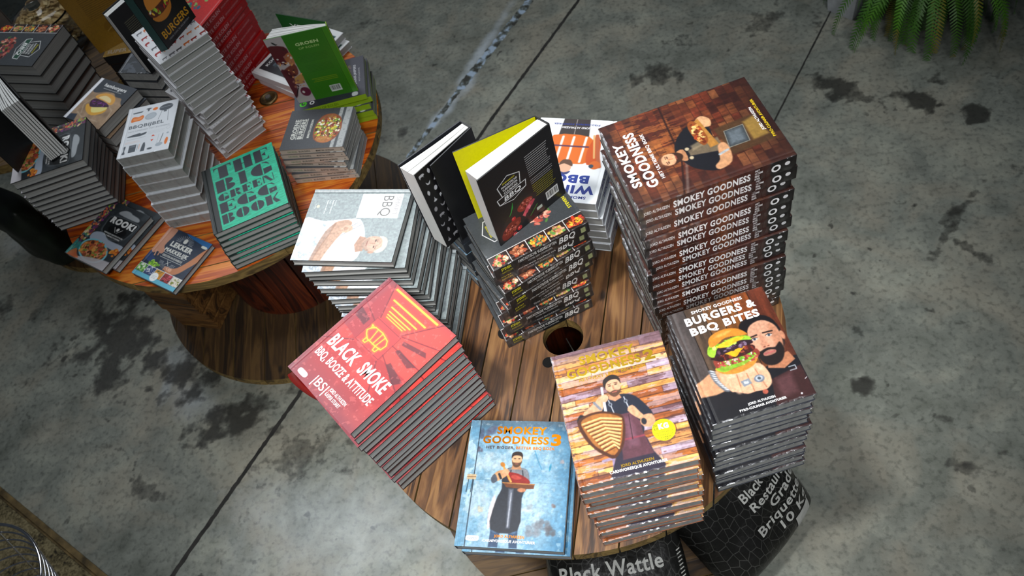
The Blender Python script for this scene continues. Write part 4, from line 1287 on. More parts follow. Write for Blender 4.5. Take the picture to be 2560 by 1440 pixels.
def art_paper_burger():
    cv = CV(103.6, 1.8, '9c8268')
    g = cv.vn(7, 7, 81, 4)
    cv.mul(.75 + .5 * g)
    cv.blob([(8, -5), (104, -5), (104, 42), (92, 38), (86, 30), (70, 30), (60, 24), (40, 26), (20, 34), (8, 30)], '3d434b', 1.0)
    cv.poly([(8, 92), (24, 88), (30, 105), (8, 105)], '2c3646', 1.2)
    for p in ([(20, 84), (40, 92), (80, 90)], [(70, 50), (90, 60), (96, 80)], [(26, 46), (18, 66), (30, 84)]):
        cv.line(p, 2.5, 'c8b49c', 2.2, .5)
    cv.blob([(24, 62), (34, 76), (56, 82), (76, 70), (74, 58), (50, 62)], 'd8a23c', 1); cv.blob([(40, 60), (74, 56), (70, 68), (50, 76)], 'e8dc88', 1)
    cv.blob([(26, 54), (34, 46), (62, 48), (76, 54), (60, 60), (36, 66)], '3c1e3c', 1); cv.bits(48, 54, 22, 5, ['5c2464', '7a3a86', '2a1420', '402c1c'], 50, 2.2, 3)
    cv.blob([(28, 44), (32, 34), (48, 28), (68, 30), (78, 40), (76, 50), (56, 46)], 'dfa44e', 1); cv.blob([(36, 42), (48, 34), (66, 38), (70, 46), (52, 44)], 'ecd8a0', 1.4)
    cv.rect(-1, -1, 8, 106, 'e2e4ea', .5)
    cv.tx('hamburgers', 23, 82, 15.6, 8.2, 'dadcdc', .045); cv.tx('sensationeel simpel & lekker', 27, 76.5, 21, 2.2, 'c8caca', .01)
    return cv


def art_chalk_burger():
    cv = CV(128.1, 1.8, '42454a')
    cv.grain(.08)
    cv.rect(-1, 101, 101, 108, 'a9adac', .8); cv.rect(-1, 113, 101, 126, 'a6aaaa', .8); cv.rect(-1, 108, 101, 113, '4a4e52', .8)
    g = cv.vn(30, 30, 9, 3); cv.mask(((g > .6) & (cv.Y > 100)) * .4, '6a6e70')
    cv.blob([(22, 64), (50, 58), (78, 66), (86, 84), (76, 106), (48, 114), (22, 106), (12, 86)], '8c4a2c', 1)
    cv.bits(48, 86, 32, 25, ['d8c83c', '6a9a2c', 'e8e0b0', '8a3020', 'c8702c', 'f4f0e0', '40200c', 'a8c040'], 240, 2.8, 12)
    cv.blob([(14, 78), (24, 66), (30, 76), (24, 100), (14, 94)], 'c47a3c', 1.2, .8); cv.blob([(70, 66), (82, 74), (86, 90), (78, 98), (74, 80)], '9a5a34', 1.2, .8)
    cv.tx('GROENE', 25, 75, 24.5, 10, 'd8dad2', .03); cv.tx('BURGERS', 25, 75, 38.5, 10, 'd8dad2', .03)
    cv.line([(25, 26.4), (76, 26.4)], 1.2, 'd8dad2'); cv.line([(25, 40.4), (76, 40.4)], 1.2, 'd8dad2')
    cv.tx('MARTIN NORDIN', 27, 73, 53, 5, 'd8dad2', .03)
    return cv


def spine_chalk():
    sp = CV(13, 2.2, 'b9aea0')
    sp.rect(-1, -1, 101, 2, '8a8278', 1)
    sp.tx('GROENE', 11, 26, 9.5, 5.0, '7c8c6c', .03); sp.tx('BURGERS', 29, 47, 9.5, 5.0, '5c6058', .03); sp.tx('MARTIN NORDIN', 56, 84, 9.5, 4.6, '3c3a36', .03); sp.tx('\u00ab', 94, 96.5, 8.6, 4, '3c3a36', .02)
    return sp


def art_smoke():
    cv = CV(119.8, 1.8, '2c3236')
    g = cv.vn(5, 5, 91, 4); cv.mask((g > .5) * .35, '4a5258')
    cv.bits(8, 50, 9, 60, ['b87a4a', '6a3a58', '3c7c78', 'd8a060', '88b048', '302830', 'c85c44', 'e0c8a0', '7a3a7a', '38404c'], 190, 3.6, 5)
    cv.line([(18, 0), (19, 90)], .8, '1a1c20')
    cv.blob([(36, 14), (46, 8), (58, 8), (64, 10), (82, 12), (88, 17), (80, 20), (40, 19)], '9aa0a4', 1.6)
    cv.blob([(30, 24), (92, 22), (96, 34), (94, 46), (88, 60), (60, 68), (32, 60), (26, 46)], '4c5256', 1); cv.blob([(32, 26), (90, 24), (93, 34), (91, 45), (85, 58), (60, 65), (35, 58), (29, 46)], '1e2224', .8)
    cv.tx('ROOK!', 32, 92, 38, 13, 'e4e6e4', .06)
    cv.ell(62, 48, 22, 10, '101214', 0); cv.line([(52, 43), (60, 52)], 1.0, 'c8cac8'); cv.line([(72, 43), (64, 52)], 1.0, 'c8cac8'); cv.ell(62, 45.5, 3, 3.4, 'dcdedc')
    cv.tx('VERRUKKELIJKE GERECHTEN UIT DE BBQ', 38, 86, 58.5, 2.6, 'e0e2e0', .02); cv.tx('IN 5 SIMPELE STAPPEN', 42, 82, 63, 2.8, 'e0e2e0', .02)
    cv.blob([(20, 66), (40, 60), (60, 68), (96, 68), (102, 74), (102, 82), (60, 80), (24, 80)], 'a8b4c4', 1.4)
    cv.ell(50, 96, 35, 21, '7cc8d8', 8, 1.0); cv.ell(50, 96, 31, 18, '6a4a2c', 8, 1.2)
    cv.bits(50, 95, 29, 16, ['c87038', 'b04a3c', '7c9040', 'e0a050', '8c5030', 'd8906a', '5c3020'], 160, 3.4, 21)
    cv.bits(92, 84, 9, 7, ['d87c28', 'e8a040', 'a84c20'], 26, 3, 2)
    cv.blob([(40, 112), (100, 102), (102, 122), (30, 122)], 'c4c0c4', 2, .9); cv.blob([(0, 96), (16, 92), (18, 112), (0, 118)], '2c8c88', 1.4, .8)
    cv.blob([(14, 104), (24, 112), (34, 118), (20, 121), (4, 121)], 'd86830', 1.4, .8)
    return cv


def art_navy():
    cv = CV(99.1, 2.0, '1f2c40')
    g = cv.vn(8, 30, 95, 3); cv.mask((g > .6) * .3, '2e4058')
    cv.blob([(40, -4), (104, -4), (104, 14), (80, 8), (50, 4)], '1c5c94', 1.4)
    cv.blob([(-2, 8), (6, -2), (18, -2), (20, 14), (18, 34), (26, 42), (24, 50), (14, 48), (6, 54), (-2, 44)], 'c08a70', 1.2); cv.line([(10, 46), (14, 56)], 2.4, 'c99880'); cv.line([(18, 44), (20, 54)], 2.2, 'c08a70')
    cv.blob([(-2, 50), (10, 56), (24, 64), (20, 70), (-2, 66)], '28406c', 1.2)
    cv.blob([(104, 6), (104, 30), (92, 54), (80, 72), (64, 76), (52, 72), (50, 66), (62, 66), (74, 60), (86, 40), (94, 20)], 'b87a54', 1.2); cv.bits(58, 70, 8, 4, ['c88e6c', 'b47450', 'd8a080'], 14, 2.4, 2)
    cv.bits(27, 70, 11, 6, ['8cc034', 'b4dc50', '5c9424'], 40, 2.2, 7)
    cv.tx('LEKKER', 26.5, 77, 31, 10, 'd4d6d0', .06); cv.tx('MAKKELIJK', 24, 78, 42, 7.4, 'd4d6d0', .05)
    for y in (44.4, 54): cv.line([(26, y), (76, y)], .7, 'd4d6d0')
    cv.tx('GERECHTEN VAN DE BARBECUE', 28, 74, 51.4, 4.0, 'd4d6d0', .02)
    for k in range(15):
        a = PI + PI * k / 14
        cv.line([(50 + 9 * math.cos(a), 18 + 7 * math.sin(a)), (50 + 19 * math.cos(a), 18 + 14 * math.sin(a))], .45, 'c4c8c8')
        cv.line([(50 + 9 * math.cos(a), 60 - 6 * math.sin(a)), (50 + 18 * math.cos(a), 60 - 12 * math.sin(a))], .45, 'c4c8c8')
    cv.blob([(47, 18), (46, 12), (50, 9), (54, 12), (53, 18)], 'd4d6d0'); cv.line([(46, 56), (54, 64)], .8, 'd4d6d0'); cv.line([(54, 56), (46, 64)], .8, 'd4d6d0')
    for i, cols in enumerate((['4c8c3c', '9cc870', 'e0e4dc'], ['2c3c68', 'c8ccd4', '6878a0'], ['c8882c', '3c5c28', 'e0b850'], ['8c2c2c', 'c84a5c', '402020'], ['d8d0c4', '7c8434', 'b8b8b0'])):
        x = 20 * i; cv.rect(x + .8, 76, x + 19.2, 91, cols[0], .4); cv.bits(x + 10, 83.5, 8, 6.5, cols, 34, 2.2, 30 + i)
    for i in range(6): cv.line([(20 * i, 75), (20 * i, 92)], 1.0, 'e4e6e4', .4)
    cv.line([(0, 75.6), (100, 75.6)], 1.0, 'e4e6e4', .4)
    cv.rect(-1, 91.5, 101, 100, '5cacc4', .4); cv.ell(46, 90, 8, 8, 'e8ecec', 0, .5); cv.lines(41, 88, 51, 2.2, 3, '8c9496', .5, 3)
    cv.blob([(86, 9), (96, 9), (97, 13), (86, 13)], 'c8ccc4', .5)
    return cv


def raichlen_strip(cv, x0=0, x1=21):
    h = cv.h; n = 5; st = h / n
    pal = [['c84c30', 'e8a070', '5c8c34', 'f0d8b8', 'a83424'], ['b86c4c', '8c5034', 'd89c70', 'a84828'], ['e09428', 'f0c040', '4c8858', 'c86430', '2c5c60'], ['c47c5c', 'd8a48c', '8c4430', '609048', 'c8b04c'], ['c83c24', 'e8a830', 'd8c040', '7c2818', 'e86c34']]
    for i in range(n):
        y = i * st
        cv.rect(x0, y, x1, y + st, '2c1c18', .3)
        cv.bits((x0 + x1) / 2, y + st / 2, (x1 - x0) * .36, st * .4, pal[i], 70, 2.0, 60 + i)
        cv.line([(x0, y), (x1, y)], 1.0, 'dcdcdc', .4)
    cv.line([(x1, 0), (x1, h)], 1.0, 'e4e4e4', .4)


def badge(cv, cx, cy, s, fill=None, banner='1c1c1e', green=False):
    """pentagon badge with banner, apex to the cover top"""
    P = lambda a, b_: (cx + a * s, cy + b_ * s)
    if fill: cv.poly([P(0, -24), P(20, -14), P(16, 10), P(-16, 10), P(-20, -14)], fill, .5)
    L = [P(0, -24), P(20, -14), P(16, 10), P(-16, 10), P(-20, -14), P(0, -24)]
    cv.line(L, 1.0, 'e4e6e6', .4)
    cv.poly([P(-26, 8), P(26, 8), P(24, 20), P(-24, 20)], banner, .4)
    cv.line([P(-26, 8), P(26, 8), P(24, 20), P(-24, 20), P(-26, 8)], 1.0, 'e4e6e6', .4)
    cv.line([P(-24, 20), P(0, 28), P(24, 20)], .8, 'e4e6e6', .4)
    cv.tx('STEVEN RAICHLEN', *(P(-11, 0)[0], P(11, 0)[0]), P(0, -13)[1], 2.8 * s, 'e0d820', .01)
    for k, w in enumerate(('FANTASTISCHE', 'VLEESRECEPTEN', 'CULINAIRE')):
        cv.tx(w, P(-14 + k * .8, 0)[0], P(14 - k * .8, 0)[0], P(0, -6.5 + k * 6)[1], 4.2 * s, 'e8eae8', .015)
    cv.tx('BBQ', P(-15, 0)[0], P(15, 0)[0], P(0, 18)[1], 8 * s, 'e8eae8', .02, shear=.25)


def art_steak(green=False):
    cv = CV(136.6 if not green else 128.7, 1.9, '3b3f42' if not green else '3a3e42')
    cv.grain(.1)
    badge(cv, 60, 34, .95, '24282a' if green else None, '1f4a38' if green else '1c1c1e')
    cv.bits(62, 88, 30, 18, ['8c3c34', 'c87060', '6a2430', 'e0a890', '3c1c1c', '4c7838', 'b04c40'], 150, 3.2, 6)
    cv.tx('STEVEN RAICHLEN', 34, 88, cv.h - 6, 5, 'c8d018' if green else 'd8d020', .03)
    raichlen_strip(cv)
    return cv


def spine_steak():
    sp = CV(14.5, 2.6, '18191a')
    sp.grain(.15)
    sp.tx('STEVEN', 7, 17, 6.4, 4.0, 'd8d020', .03); sp.tx('RAICHLEN', 7, 18, 10.6, 2.4, 'a8a020', .02)
    sp.tx('FANTASTISCHE VLEESRECEPTEN', 25, 65, 6.6, 4.4, 'dcdcd8', .02); sp.tx('VOOR EEN CULINAIRE', 34, 60, 11.0, 2.4, 'b8b8b4', .01)
    sp.tx('BBQ', 67, 84, 10.2, 8.4, 'e4e4e0', .025, shear=.25)
    sp.rect(91, 4, 96, 11, '98a070', .5); sp.grain(.05, 9)
    return sp


def art_winter():
    cv = CV(140, 1.9, 'e9eef2')
    cv.poly([(30, 108), (70, 108), (68, 141), (34, 141)], '3c3534', 1); cv.line([(50, 108), (51, 141)], 1.2, '8c8480')
    cv.blob([(24, 66), (44, 62), (66, 64), (78, 80), (76, 110), (30, 110), (22, 90)], 'd86c24', 1.2)
    cv.blob([(12, 70), (24, 62), (28, 84), (22, 110), (14, 104)], 'c85420', 1.2); cv.blob([(74, 66), (86, 70), (90, 92), (82, 104), (76, 90)], 'd05c20', 1.2)
    for x in (34, 50, 64): cv.line([(x, 66), (x - 1, 108)], 3.2, 'f4e8e0', 1.2)
    cv.line([(28, 92), (76, 92)], 2.6, '5a3450', .8)
    cv.ell(50, 56, 8, 10, 'dcaa8c'); cv.blob([(41, 58), (45, 68), (55, 68), (59, 58), (52, 62)], '5c4030', 1); cv.blob([(42, 50), (46, 44), (56, 44), (58, 50), (50, 47)], '2c3468', 1)
    cv.line([(20, 112), (12, 74), (8, 60)], 5, 'b8603c', 1.4); cv.line([(24, 112), (17, 74)], 2.4, 'e0b070', 1); cv.ell(14, 62, 7, 7, 'd86c2c'); cv.ell(18, 60, 3, 3, '38485c')
    cv.line([(84, 112), (90, 70)], 3, 'e0a040', 1)
    cv.tx('SMOKEY GOODNESS', 14, 88, 10, 4.6, '24388c', .03)
    cv.tx('WINTER', 6, 94, 27, 14, '24388c', .05); cv.tx('BBQ', 16, 62, 44, 14, '24388c', .05)
    cv.tx('JORD ALTHUIZEN', 32, 68, 126, 3.4, 'f0f0f0', .03); cv.tx('PYRO-CULINAIR AVONTURIER', 20, 80, 132, 3.2, '24388c', .03)
    return cv


def spine_winter():
    sp = CV(11, 2.2, 'dfe4ea')
    sp.tx('WINTER BBQ', 22, 62, 9.0, 6.8, '24388c', .04); sp.tx('JORD ALTHUIZEN', 3, 17, 7.4, 3, '24388c', .01)
    return sp


def art_silhouettes():
    cv = CV(112, 1.6, 'd9dbde')
    def cow(x, y, s, c): cv.blob([(x - 8 * s, y), (x - 6 * s, y - 4 * s), (x + 6 * s, y - 4 * s), (x + 10 * s, y - 5 * s), (x + 11 * s, y), (x + 7 * s, y + 1 * s), (x + 6 * s, y + 6 * s), (x + 4 * s, y + 6 * s), (x + 4 * s, y + 2 * s), (x - 5 * s, y + 2 * s), (x - 5 * s, y + 6 * s), (x - 7 * s, y + 6 * s)], c, .6)
    r = random.Random(3)
    for i in range(6):
        for j in range(6):
            cow(12 + 16 * i + r.uniform(-2, 2), 10 + 19 * j + r.uniform(-2, 2), r.uniform(.5, .8), r.choice(['8c2420', '4a4a4e', 'c86a34', '9a2c28', '6a6a70']))
    cv.rect(14, 40, 86, 62, 'd9dbde', 1); cv.tx('VLEES', 18, 82, 58, 13, 'a4332c', .0)
    return cv


def art_green_title():
    cv = CV(127, 1.8, '2a2c34')
    g = cv.vn(8, 8, 7, 4)
    cv.bits(60, 62, 40, 44, ['1c241c', '3c4a2c', '6a5a38', '506a34', '8c5c5c', '24301c', 'a89048', '141816'], 300, 3.2, 9)
    cv.rect(-1, -1, 101, 26, '4c5260', 6, .6); cv.rect(0, 102, 101, 128, '42424c', 5, .9)
    cv.tx('GROEN', 8, 60, 22, 13, '52d020', .04); cv.tx('OP KOLEN', 8, 66, 36, 9, 'd8dcdc', .04)
    cv.tx('JULIUS JASPERS', 30, 80, 112, 4.4, 'd8d8dc', .01); cv.tx('FOTOGRAFIE', 36, 70, 119, 2.6, 'b0b0b4', .0)
    cv.blob([(3, 104), (11, 104), (11, 113), (3, 113)], 'c8ccd0', .5)
    return cv


def spine_green():
    sp = CV(9, 1.6, '86a81c')
    sp.tx('GROEN OP KOLEN', 20, 60, 7, 4.8, '5a7810', .02)
    return sp


def art_green_back():
    # laid out with x=0 at the hinge; seen on the standing book's back board
    cv = CV(126, 1.9, '2f6e12')
    cv.rect(-1, -1, 10, 127, '3c7c14', 1.5); cv.line([(9, 0), (9, 127)], .8, '1c5008', .5)
    cv.rect(72, -1, 101, 127, 'a8a0a0', .4)
    cv.blob([(76, 18), (102, 14), (102, 44), (84, 46), (74, 34)], '541820', 1.4); cv.blob([(72, 30), (84, 36), (82, 50), (73, 52)], 'a8683c', 1.4, .9)
    cv.blob([(74, 52), (90, 56), (98, 64), (88, 74), (76, 70)], '6a3428', 1.6); cv.blob([(72, 72), (86, 78), (88, 88), (74, 88)], 'a87c3c', 1.6, .9)
    cv.blob([(86, 66), (102, 60), (102, 112), (92, 104)], '4c1820', 2, .9); cv.ell(80, 106, 8, 9, '5c1c34', 0, 1.2); cv.line([(88, 96), (98, 112)], 1.6, '1c1418'); cv.ell(88, 10, 1.4, 4, '1c1c1c', 40); cv.bits(85, 60, 13, 50, ['8c5c50', '3c1c20', 'c89058', 'c4bcb8'], 40, 2.0, 4)
    cv.tx('GROEN', 22, 58, 22, 5.4, 'b4cc8c', .03); cv.tx('OP KOLEN', 24, 56, 29, 3.8, '8cb060', .02)
    for k in range(2): cv.lines(18, 40 + 20 * k, 64, 2.5, 6, '1c5208', .7, 10 + k, .6)
    cv.lines(20, 86, 62, 3, 3, '7a9010', 1.1, 8, .8)
    cv.rect(22, 104, 40, 117, 'c4ccc4', .3)
    for i in range(14): cv.line([(23.4 + i * 1.15, 105.5), (23.4 + i * 1.15, 114)], .35 + (i * 7 % 3) * .25, '303830', .2)
    return cv


def art_steak_back():
    # standing cookbook's back board; x=0 at the free edge (left in view), hinge at x=100
    cv = CV(118, 2.2, '1a1a1c')
    cv.grain(.12)
    badge(cv, 34, 42, .78, None, '1a1a1c')
    cv.lines(60, 18, 92, 3.2, 11, 'd0d0d0', .8, 3); cv.lines(60, 56, 92, 3.2, 3, 'd0d0d0', .8, 4); cv.lines(60, 66, 93, 3.2, 7, 'c8c020', .8, 5)
    cv.blob([(18, 84), (44, 74), (62, 78), (58, 92), (36, 110), (10, 118), (2, 108)], '2c2422', 1.5)
    cv.blob([(6, 104), (18, 94), (34, 96), (32, 106), (16, 116), (6, 114)], '7c2c20', 1.0); cv.bits(20, 105, 12, 6, ['a04434', '5c1c14', 'c87060', '8c3c24'], 60, 1.7, 2)
    cv.blob([(34, 82), (46, 76), (56, 80), (54, 88), (44, 92), (36, 90)], '8c3024', 1); cv.bits(46, 84, 9, 5, ['b0483c', '642018', 'd08070'], 40, 1.5, 3)
    for k in range(4): cv.poly([(38 + k * 4, 98 - k * 3), (48 + k * 3, 88 - k), (50 + k * 3, 91 - k), (41 + k * 4, 103 - k * 3)], ['e0606c', 'c84c5c', 'e87480', 'b84050'][k], .7)
    for x, y, r_ in ((26, 92, 3), (30, 113, 3.4), (22, 117, 3)): cv.ell(x, y, r_, r_, 'c4282c'); cv.ell(x - .8, y - .8, 1, 1, 'f08880')
    for k in range(8): cv.line([(22 + k, 84 - k * 1.2), (26 + k * .6, 80 - k * 1.8)], .7, '2c9c3c')
    cv.line([(48, 108), (60, 98)], 1.6, '2c6c2c')
    cv.rect(74, 92, 92, 106, 'd4d6d6', .3)
    for i in range(14): cv.line([(75.4 + i * 1.15, 94), (75.4 + i * 1.15, 103)], .35 + (i * 5 % 3) * .25, '202020', .2)
    cv.rect(58, 104, 66, 109, 'b0c0b4', .4)
    return cv


def art_endpaper():
    cv = CV(118, 2.0, '0d0d0f')
    r = random.Random(8)
    for j in range(9):
        for i in range(8):
            x = 8 + i * 12.5 + (j % 2) * 5; y = 8 + j * 12.5; c = 'b8bcc0' if j < 4 else '8c8c90'; t = (i + j * 3) % 5
            if t == 0: cv.blob([(x - 4, y), (x - 3, y - 2.2), (x + 3, y - 2.2), (x + 5, y), (x + 3, y + 1), (x + 3, y + 3), (x + 1.6, y + 1.2), (x - 2, y + 1.2), (x - 3, y + 3)], c, .5)
            elif t == 1: cv.blob([(x, y - 3.6), (x + 2.2, y), (x, y + 3.6), (x - 2.2, y)], c, .5)
            elif t == 2: cv.ell(x, y, 2.6, 3.2, c, 20, .5)
            elif t == 3: cv.blob([(x - 3, y - 2), (x, y + 1), (x + 4, y - 1), (x + 2, y + 3), (x - 2, y + 2)], c, .5)
            else: cv.blob([(x, y - 3), (x + 1, y), (x + 3, y + 2), (x, y + 3.4), (x - 3, y + 2), (x - 1, y)], c, .5)
    return cv


def art_black_back(seed=1, col='17181a', txt='8a8a8a', word=None):
    cv = CV(125, 1.6, col)
    cv.grain(.12)
    cv.lines(22, 26, 80, 3.4, 9, txt, .8, seed); cv.lines(22, 62, 78, 3.4, 9, txt, .8, seed + 1)
    if word: cv.tx(word, 22, 62, 18, 5, 'c8c8c8', .02)
    return cv


def art_burgers_black():
    cv = CV(125, 1.8, '101012')
    cv.grain(.15)
    flat_burger(cv, 40, 66, 26, 0, 4)
    cv.mask(np.clip((cv.Y - 94) / 6, 0, 1), '111012')
    cv.tx('BURGERS', 8, 92, 112, 12, 'c89018', .02); cv.tx('MEER DAN 50 RECEPTEN', 16, 84, 118, 2.6, '8c8c90', .0)
    return cv


def art_gold():
    cv = CV(125, 1.8, '8a6618')
    cv.grain(.1)
    g = cv.vn(3, 3, 5, 3); cv.mask(g * .4, 'a07a24')
    cv.lines(22, 10, 84, 3.6, 16, '4a3408', .7, 6, .8)
    cv.ell(44, 88, 12, 12, '7a5814', 0, 3, .7); cv.line([(34, 94), (52, 86)], 1.2, 'b09048', 1); cv.blob([(76, 60), (88, 62), (92, 80), (84, 84), (78, 74)], '3c2810', 1.4); cv.line([(84, 84), (82, 98)], 1.6, '3c2810')
    return cv


def art_white_frame():
    cv = CV(143, 1.6, 'e2e4e4')
    cv.rect(9, 9, 91, 134, '2c3236', .5)
    cv.bits(50, 70, 34, 52, ['3c4a50', '20282c', '2c5a54', '50606a', 'c8d0d4', 'b06a3c', '8c9ca4'], 120, 5, 3)
    cv.tx('KOOKBOEK', 16, 60, 28, 9, 'e0e4e4', .03)
    cv.rect(9, 100, 91, 134, '1f5048', 2, .9); cv.bits(50, 104, 30, 10, ['a85c3c', 'c8ccd0', '6c8c84'], 40, 3, 8)
    return cv


def art_cream_title():
    cv = CV(125, 1.4, 'c8a45c')
    cv.grain(.08); cv.tx('SUPER ROOK', 6, 94, 118, 12, 'e4d8c4', .03)
    return cv


def art_dark_wrap():
    cv = CV(125, 1.2, '3c4248')
    g = cv.vn(6, 6, 4, 4); cv.mask((g > .55) * .5, '6c7480')
    return cv


def art_silver():
    cv = CV(120, 1.2, 'c4c8cc')
    g = cv.vn(5, 9, 4, 4); cv.mask((g > .5) * .5, 'e2e4e8'); cv.ell(80, 60, 8, 8, 'b8283c', 0, 1)
    return cv


def art_black_plain():
    cv = CV(125, 1.2, '2a2c2e'); cv.grain(.1); return cv


def spine_red():
    sp = CV(12, 1.8, 'a01018')
    sp.grain(.12)
    sp.tx('HETE KOLEN', 8, 52, 8.6, 5.6, 'c89094', .02); sp.tx('JEROEN HAZEBROEK', 56, 88, 7.6, 2.6, 'c07c80', .01)
    return sp


def art_red_plain():
    cv = CV(125, 1.2, 'c01c1c'); cv.grain(.1); cv.bits(60, 70, 30, 30, ['3c7c4c', 'c83030', '8cac60', '2c5c7c'], 40, 4, 4); return cv

# ------------------------------------------------------------------ books
def put_canvas(mb, cv, W, H, zfun, frame, rev=False):
    """canvas -> coloured grid; frame maps (u 0..W, v 0..H up, lift) to 3d"""
    ny, nx = cv.X.shape
    u = cv.X / 100 * W; v = H - cv.Y / cv.h * H
    P = frame(u.ravel(), v.ravel(), zfun(u.ravel()) if zfun else np.zeros(u.size))
    idx = np.arange(nx * ny).reshape(ny, nx)
    f = np.stack([idx[1:, :-1], idx[1:, 1:], idx[:-1, 1:], idx[:-1, :-1]], -1).reshape(-1, 4)
    if rev: f = f[:, ::-1]
    C = np.clip(cv.C.reshape(-1, 3), 0, 1)
    C = np.where(C <= 0.04045, C / 12.92, ((C + 0.055) / 1.055) ** 2.4)
    mb.add(P, f.tolist(), C, 0, True)
    k = 0
    for txt, x0, x1, yb, h, col, bold, foil, shear, rot in cv.T:
        gv, gf = glyph(txt, bold)
        sx = W / 100.0; sy = H / cv.h
        uu = (x0 + gv[:, 0] * (x1 - x0) + gv[:, 1] * shear * h) * sx
        vv = H - (yb - gv[:, 1] * h) * sy
        k += 1
        lift = 0.00022 + 0.00001 * (k % 4)
        P = frame(uu, vv, (zfun(uu) if zfun else np.zeros(len(uu))) + lift)
        fs = [tuple(reversed(q)) for q in gf] if rev else gf
        mb.add(P, fs, lin(col), foil, False)


def groove(W, T, b):
    def z(u):
        g = np.exp(-((u - 0.0085) / 0.0022) ** 2) * 0.0012
        return -g
    return z


def cover_mesh(name, W, H, T, board, art, spine=None, hard=True, endpaper=None):
    mb = MB()
    b = 0.0022 if hard else 0.0006
    c = lin(board)
    x0, x1, y0, y1 = -W / 2, W / 2, -H / 2, H / 2
    e = 0.0004
    mb.box((x0 + 0.012, y0, T - b), (x1, y1, T - e), c)
    mb.box((x0 + 0.0006, y0, 0), (x1, y1, b), c)
    mb.box((x0 + 0.0006, y0, b), (x0 + b, y1, T - e), c)
    mb.box((x0 + b, y0, T - b), (x0 + 0.0062, y1, T - e), c)
    mb.box((x0 + 0.0062, y0, T - b), (x0 + 0.012, y1, T - b * 0.55), c)
    gz = groove(W, T, b) if hard else None
    put_canvas(mb, art, W, H, gz, lambda u, v, l: np.stack([u + x0, v + y0, T + l], 1))
    if spine is not None:
        put_canvas(mb, spine, H, T, None, lambda u, v, l: np.stack([np.full_like(u, x0) - l, y1 - u, v], 1))
    else:
        mb.add([(x0, y0, 0), (x0, y1, 0), (x0, y1, T), (x0, y0, T)], [(3, 2, 1, 0)], c)
    me = mb.mesh(name)
    return me


def page_mesh(name, W, H, T, hard=True, V=None):
    mb = MB()
    b = 0.0022 if hard else 0.0006; o = 0.0014 if hard else 0.0006
    n = 7
    x0 = -W / 2 + b; x1 = W / 2 - o; y0 = -H / 2 + o; y1 = H / 2 - o
    prof = []
    for i in range(n):
        z = b + (T - 2 * b) * i / (n - 1); t = (i / (n - 1) - .5) * 2
        prof.append((x1 - (0.0022 * (1 - t * t) if hard else 0), z))
    v = []
    for x, z in prof: v += [(x0, y0, z), (x, y0, z), (x, y1, z), (x0, y1, z)]
    f = [(3, 2, 1, 0), ((n - 1) * 4, (n - 1) * 4 + 1, (n - 1) * 4 + 2, (n - 1) * 4 + 3)]
    for i in range(n - 1):
        a = i * 4
        for k in range(4): f.append((a + k, a + (k + 1) % 4, a + 4 + (k + 1) % 4, a + 4 + k))
    mb.add(v, f, (0.6, 0.6, 0.58))
    return mb.mesh(name)


def wrap_mesh(name, W, H, T, seed=1, sides=None):
    """crinkled clear film round the edges of a sealed book, one closed ring"""
    mb = MB(); r = random.Random(seed)
    w, h = W / 2, H / 2
    loop = []
    m = 26
    for (ax, ay), (bx, by), (nx_, ny_) in (((-w, -h), (w, -h), (0, -1)), ((w, -h), (w, h), (1, 0)), ((w, h), (-w, h), (0, 1)), ((-w, h), (-w, -h), (-1, 0))):
        for i in range(m):
            t = i / m
            q = 0.72 if i == 0 else 1
            px, py = (nx_, ny_)
            if i == 0:
                px, py = (nx_ + ny_, ny_ - nx_)
            loop.append((ax + (bx - ax) * t, ay + (by - ay) * t, px * q, py * q))
    v = []; f = []
    for x, y, px, py in loop:
        for z, o in ((0.0012, 0.0004), (T * .35, 0.0020), (T * .7, 0.0016), (T - 0.0002, 0.0007), (T + 0.0006, -0.0008 - r.random() * 0.003)):
            q = max(o + r.uniform(-.0008, .0010), 0.0003) if o > 0 else o
            v.append((x + px * q, y + py * q, z))
    n = len(loop)
    for i in range(n):
        j = (i + 1) % n
        for k in range(4): f.append((i * 5 + k, j * 5 + k, j * 5 + k + 1, i * 5 + k + 1))
    mb.add(v, f, (1, 1, 1), 0, False)
    return mb.mesh(name)


ORD = ['topmost', 'second from the top', 'third from the top', 'fourth from the top', 'fifth from the top', 'sixth from the top', 'seventh from the top', 'eighth from the top',
       'ninth from the top', 'tenth from the top', 'eleventh from the top', 'twelfth from the top', 'thirteenth from the top', 'fourteenth from the top', 'fifteenth from the top', 'sixteenth from the top',
       'seventeenth from the top', 'eighteenth from the top', 'nineteenth from the top', 'twentieth from the top']


def make_book(W, H, T, board, art, spine=None, hard=True, wrap=None, matt=False, pages=None):
    root = empty('cookbook')
    me = cover_mesh('cover', W, H, T, board, art, spine, hard)
    for m in (M_MATT if matt else M_PRINT, M_GOLD, M_COPPER): me.materials.append(m)
    link_mesh('cover', me, root)
    pm = page_mesh('page_block', W, H, T, hard); pm.materials.append(pages or M_PAGES)
    link_mesh('page_block', pm, root)
    if wrap is not None:
        wm = wrap_mesh('shrink_wrap', W, H, T, 3, wrap); wm.materials.append(M_WRAP)
        link_mesh('shrink_wrap', wm, root)
    return root


def copy_book(root):
    r = root.copy(); COL.objects.link(r)
    for ch in list(root.children):
        c = ch.copy(); COL.objects.link(c); c.parent = r
    return r


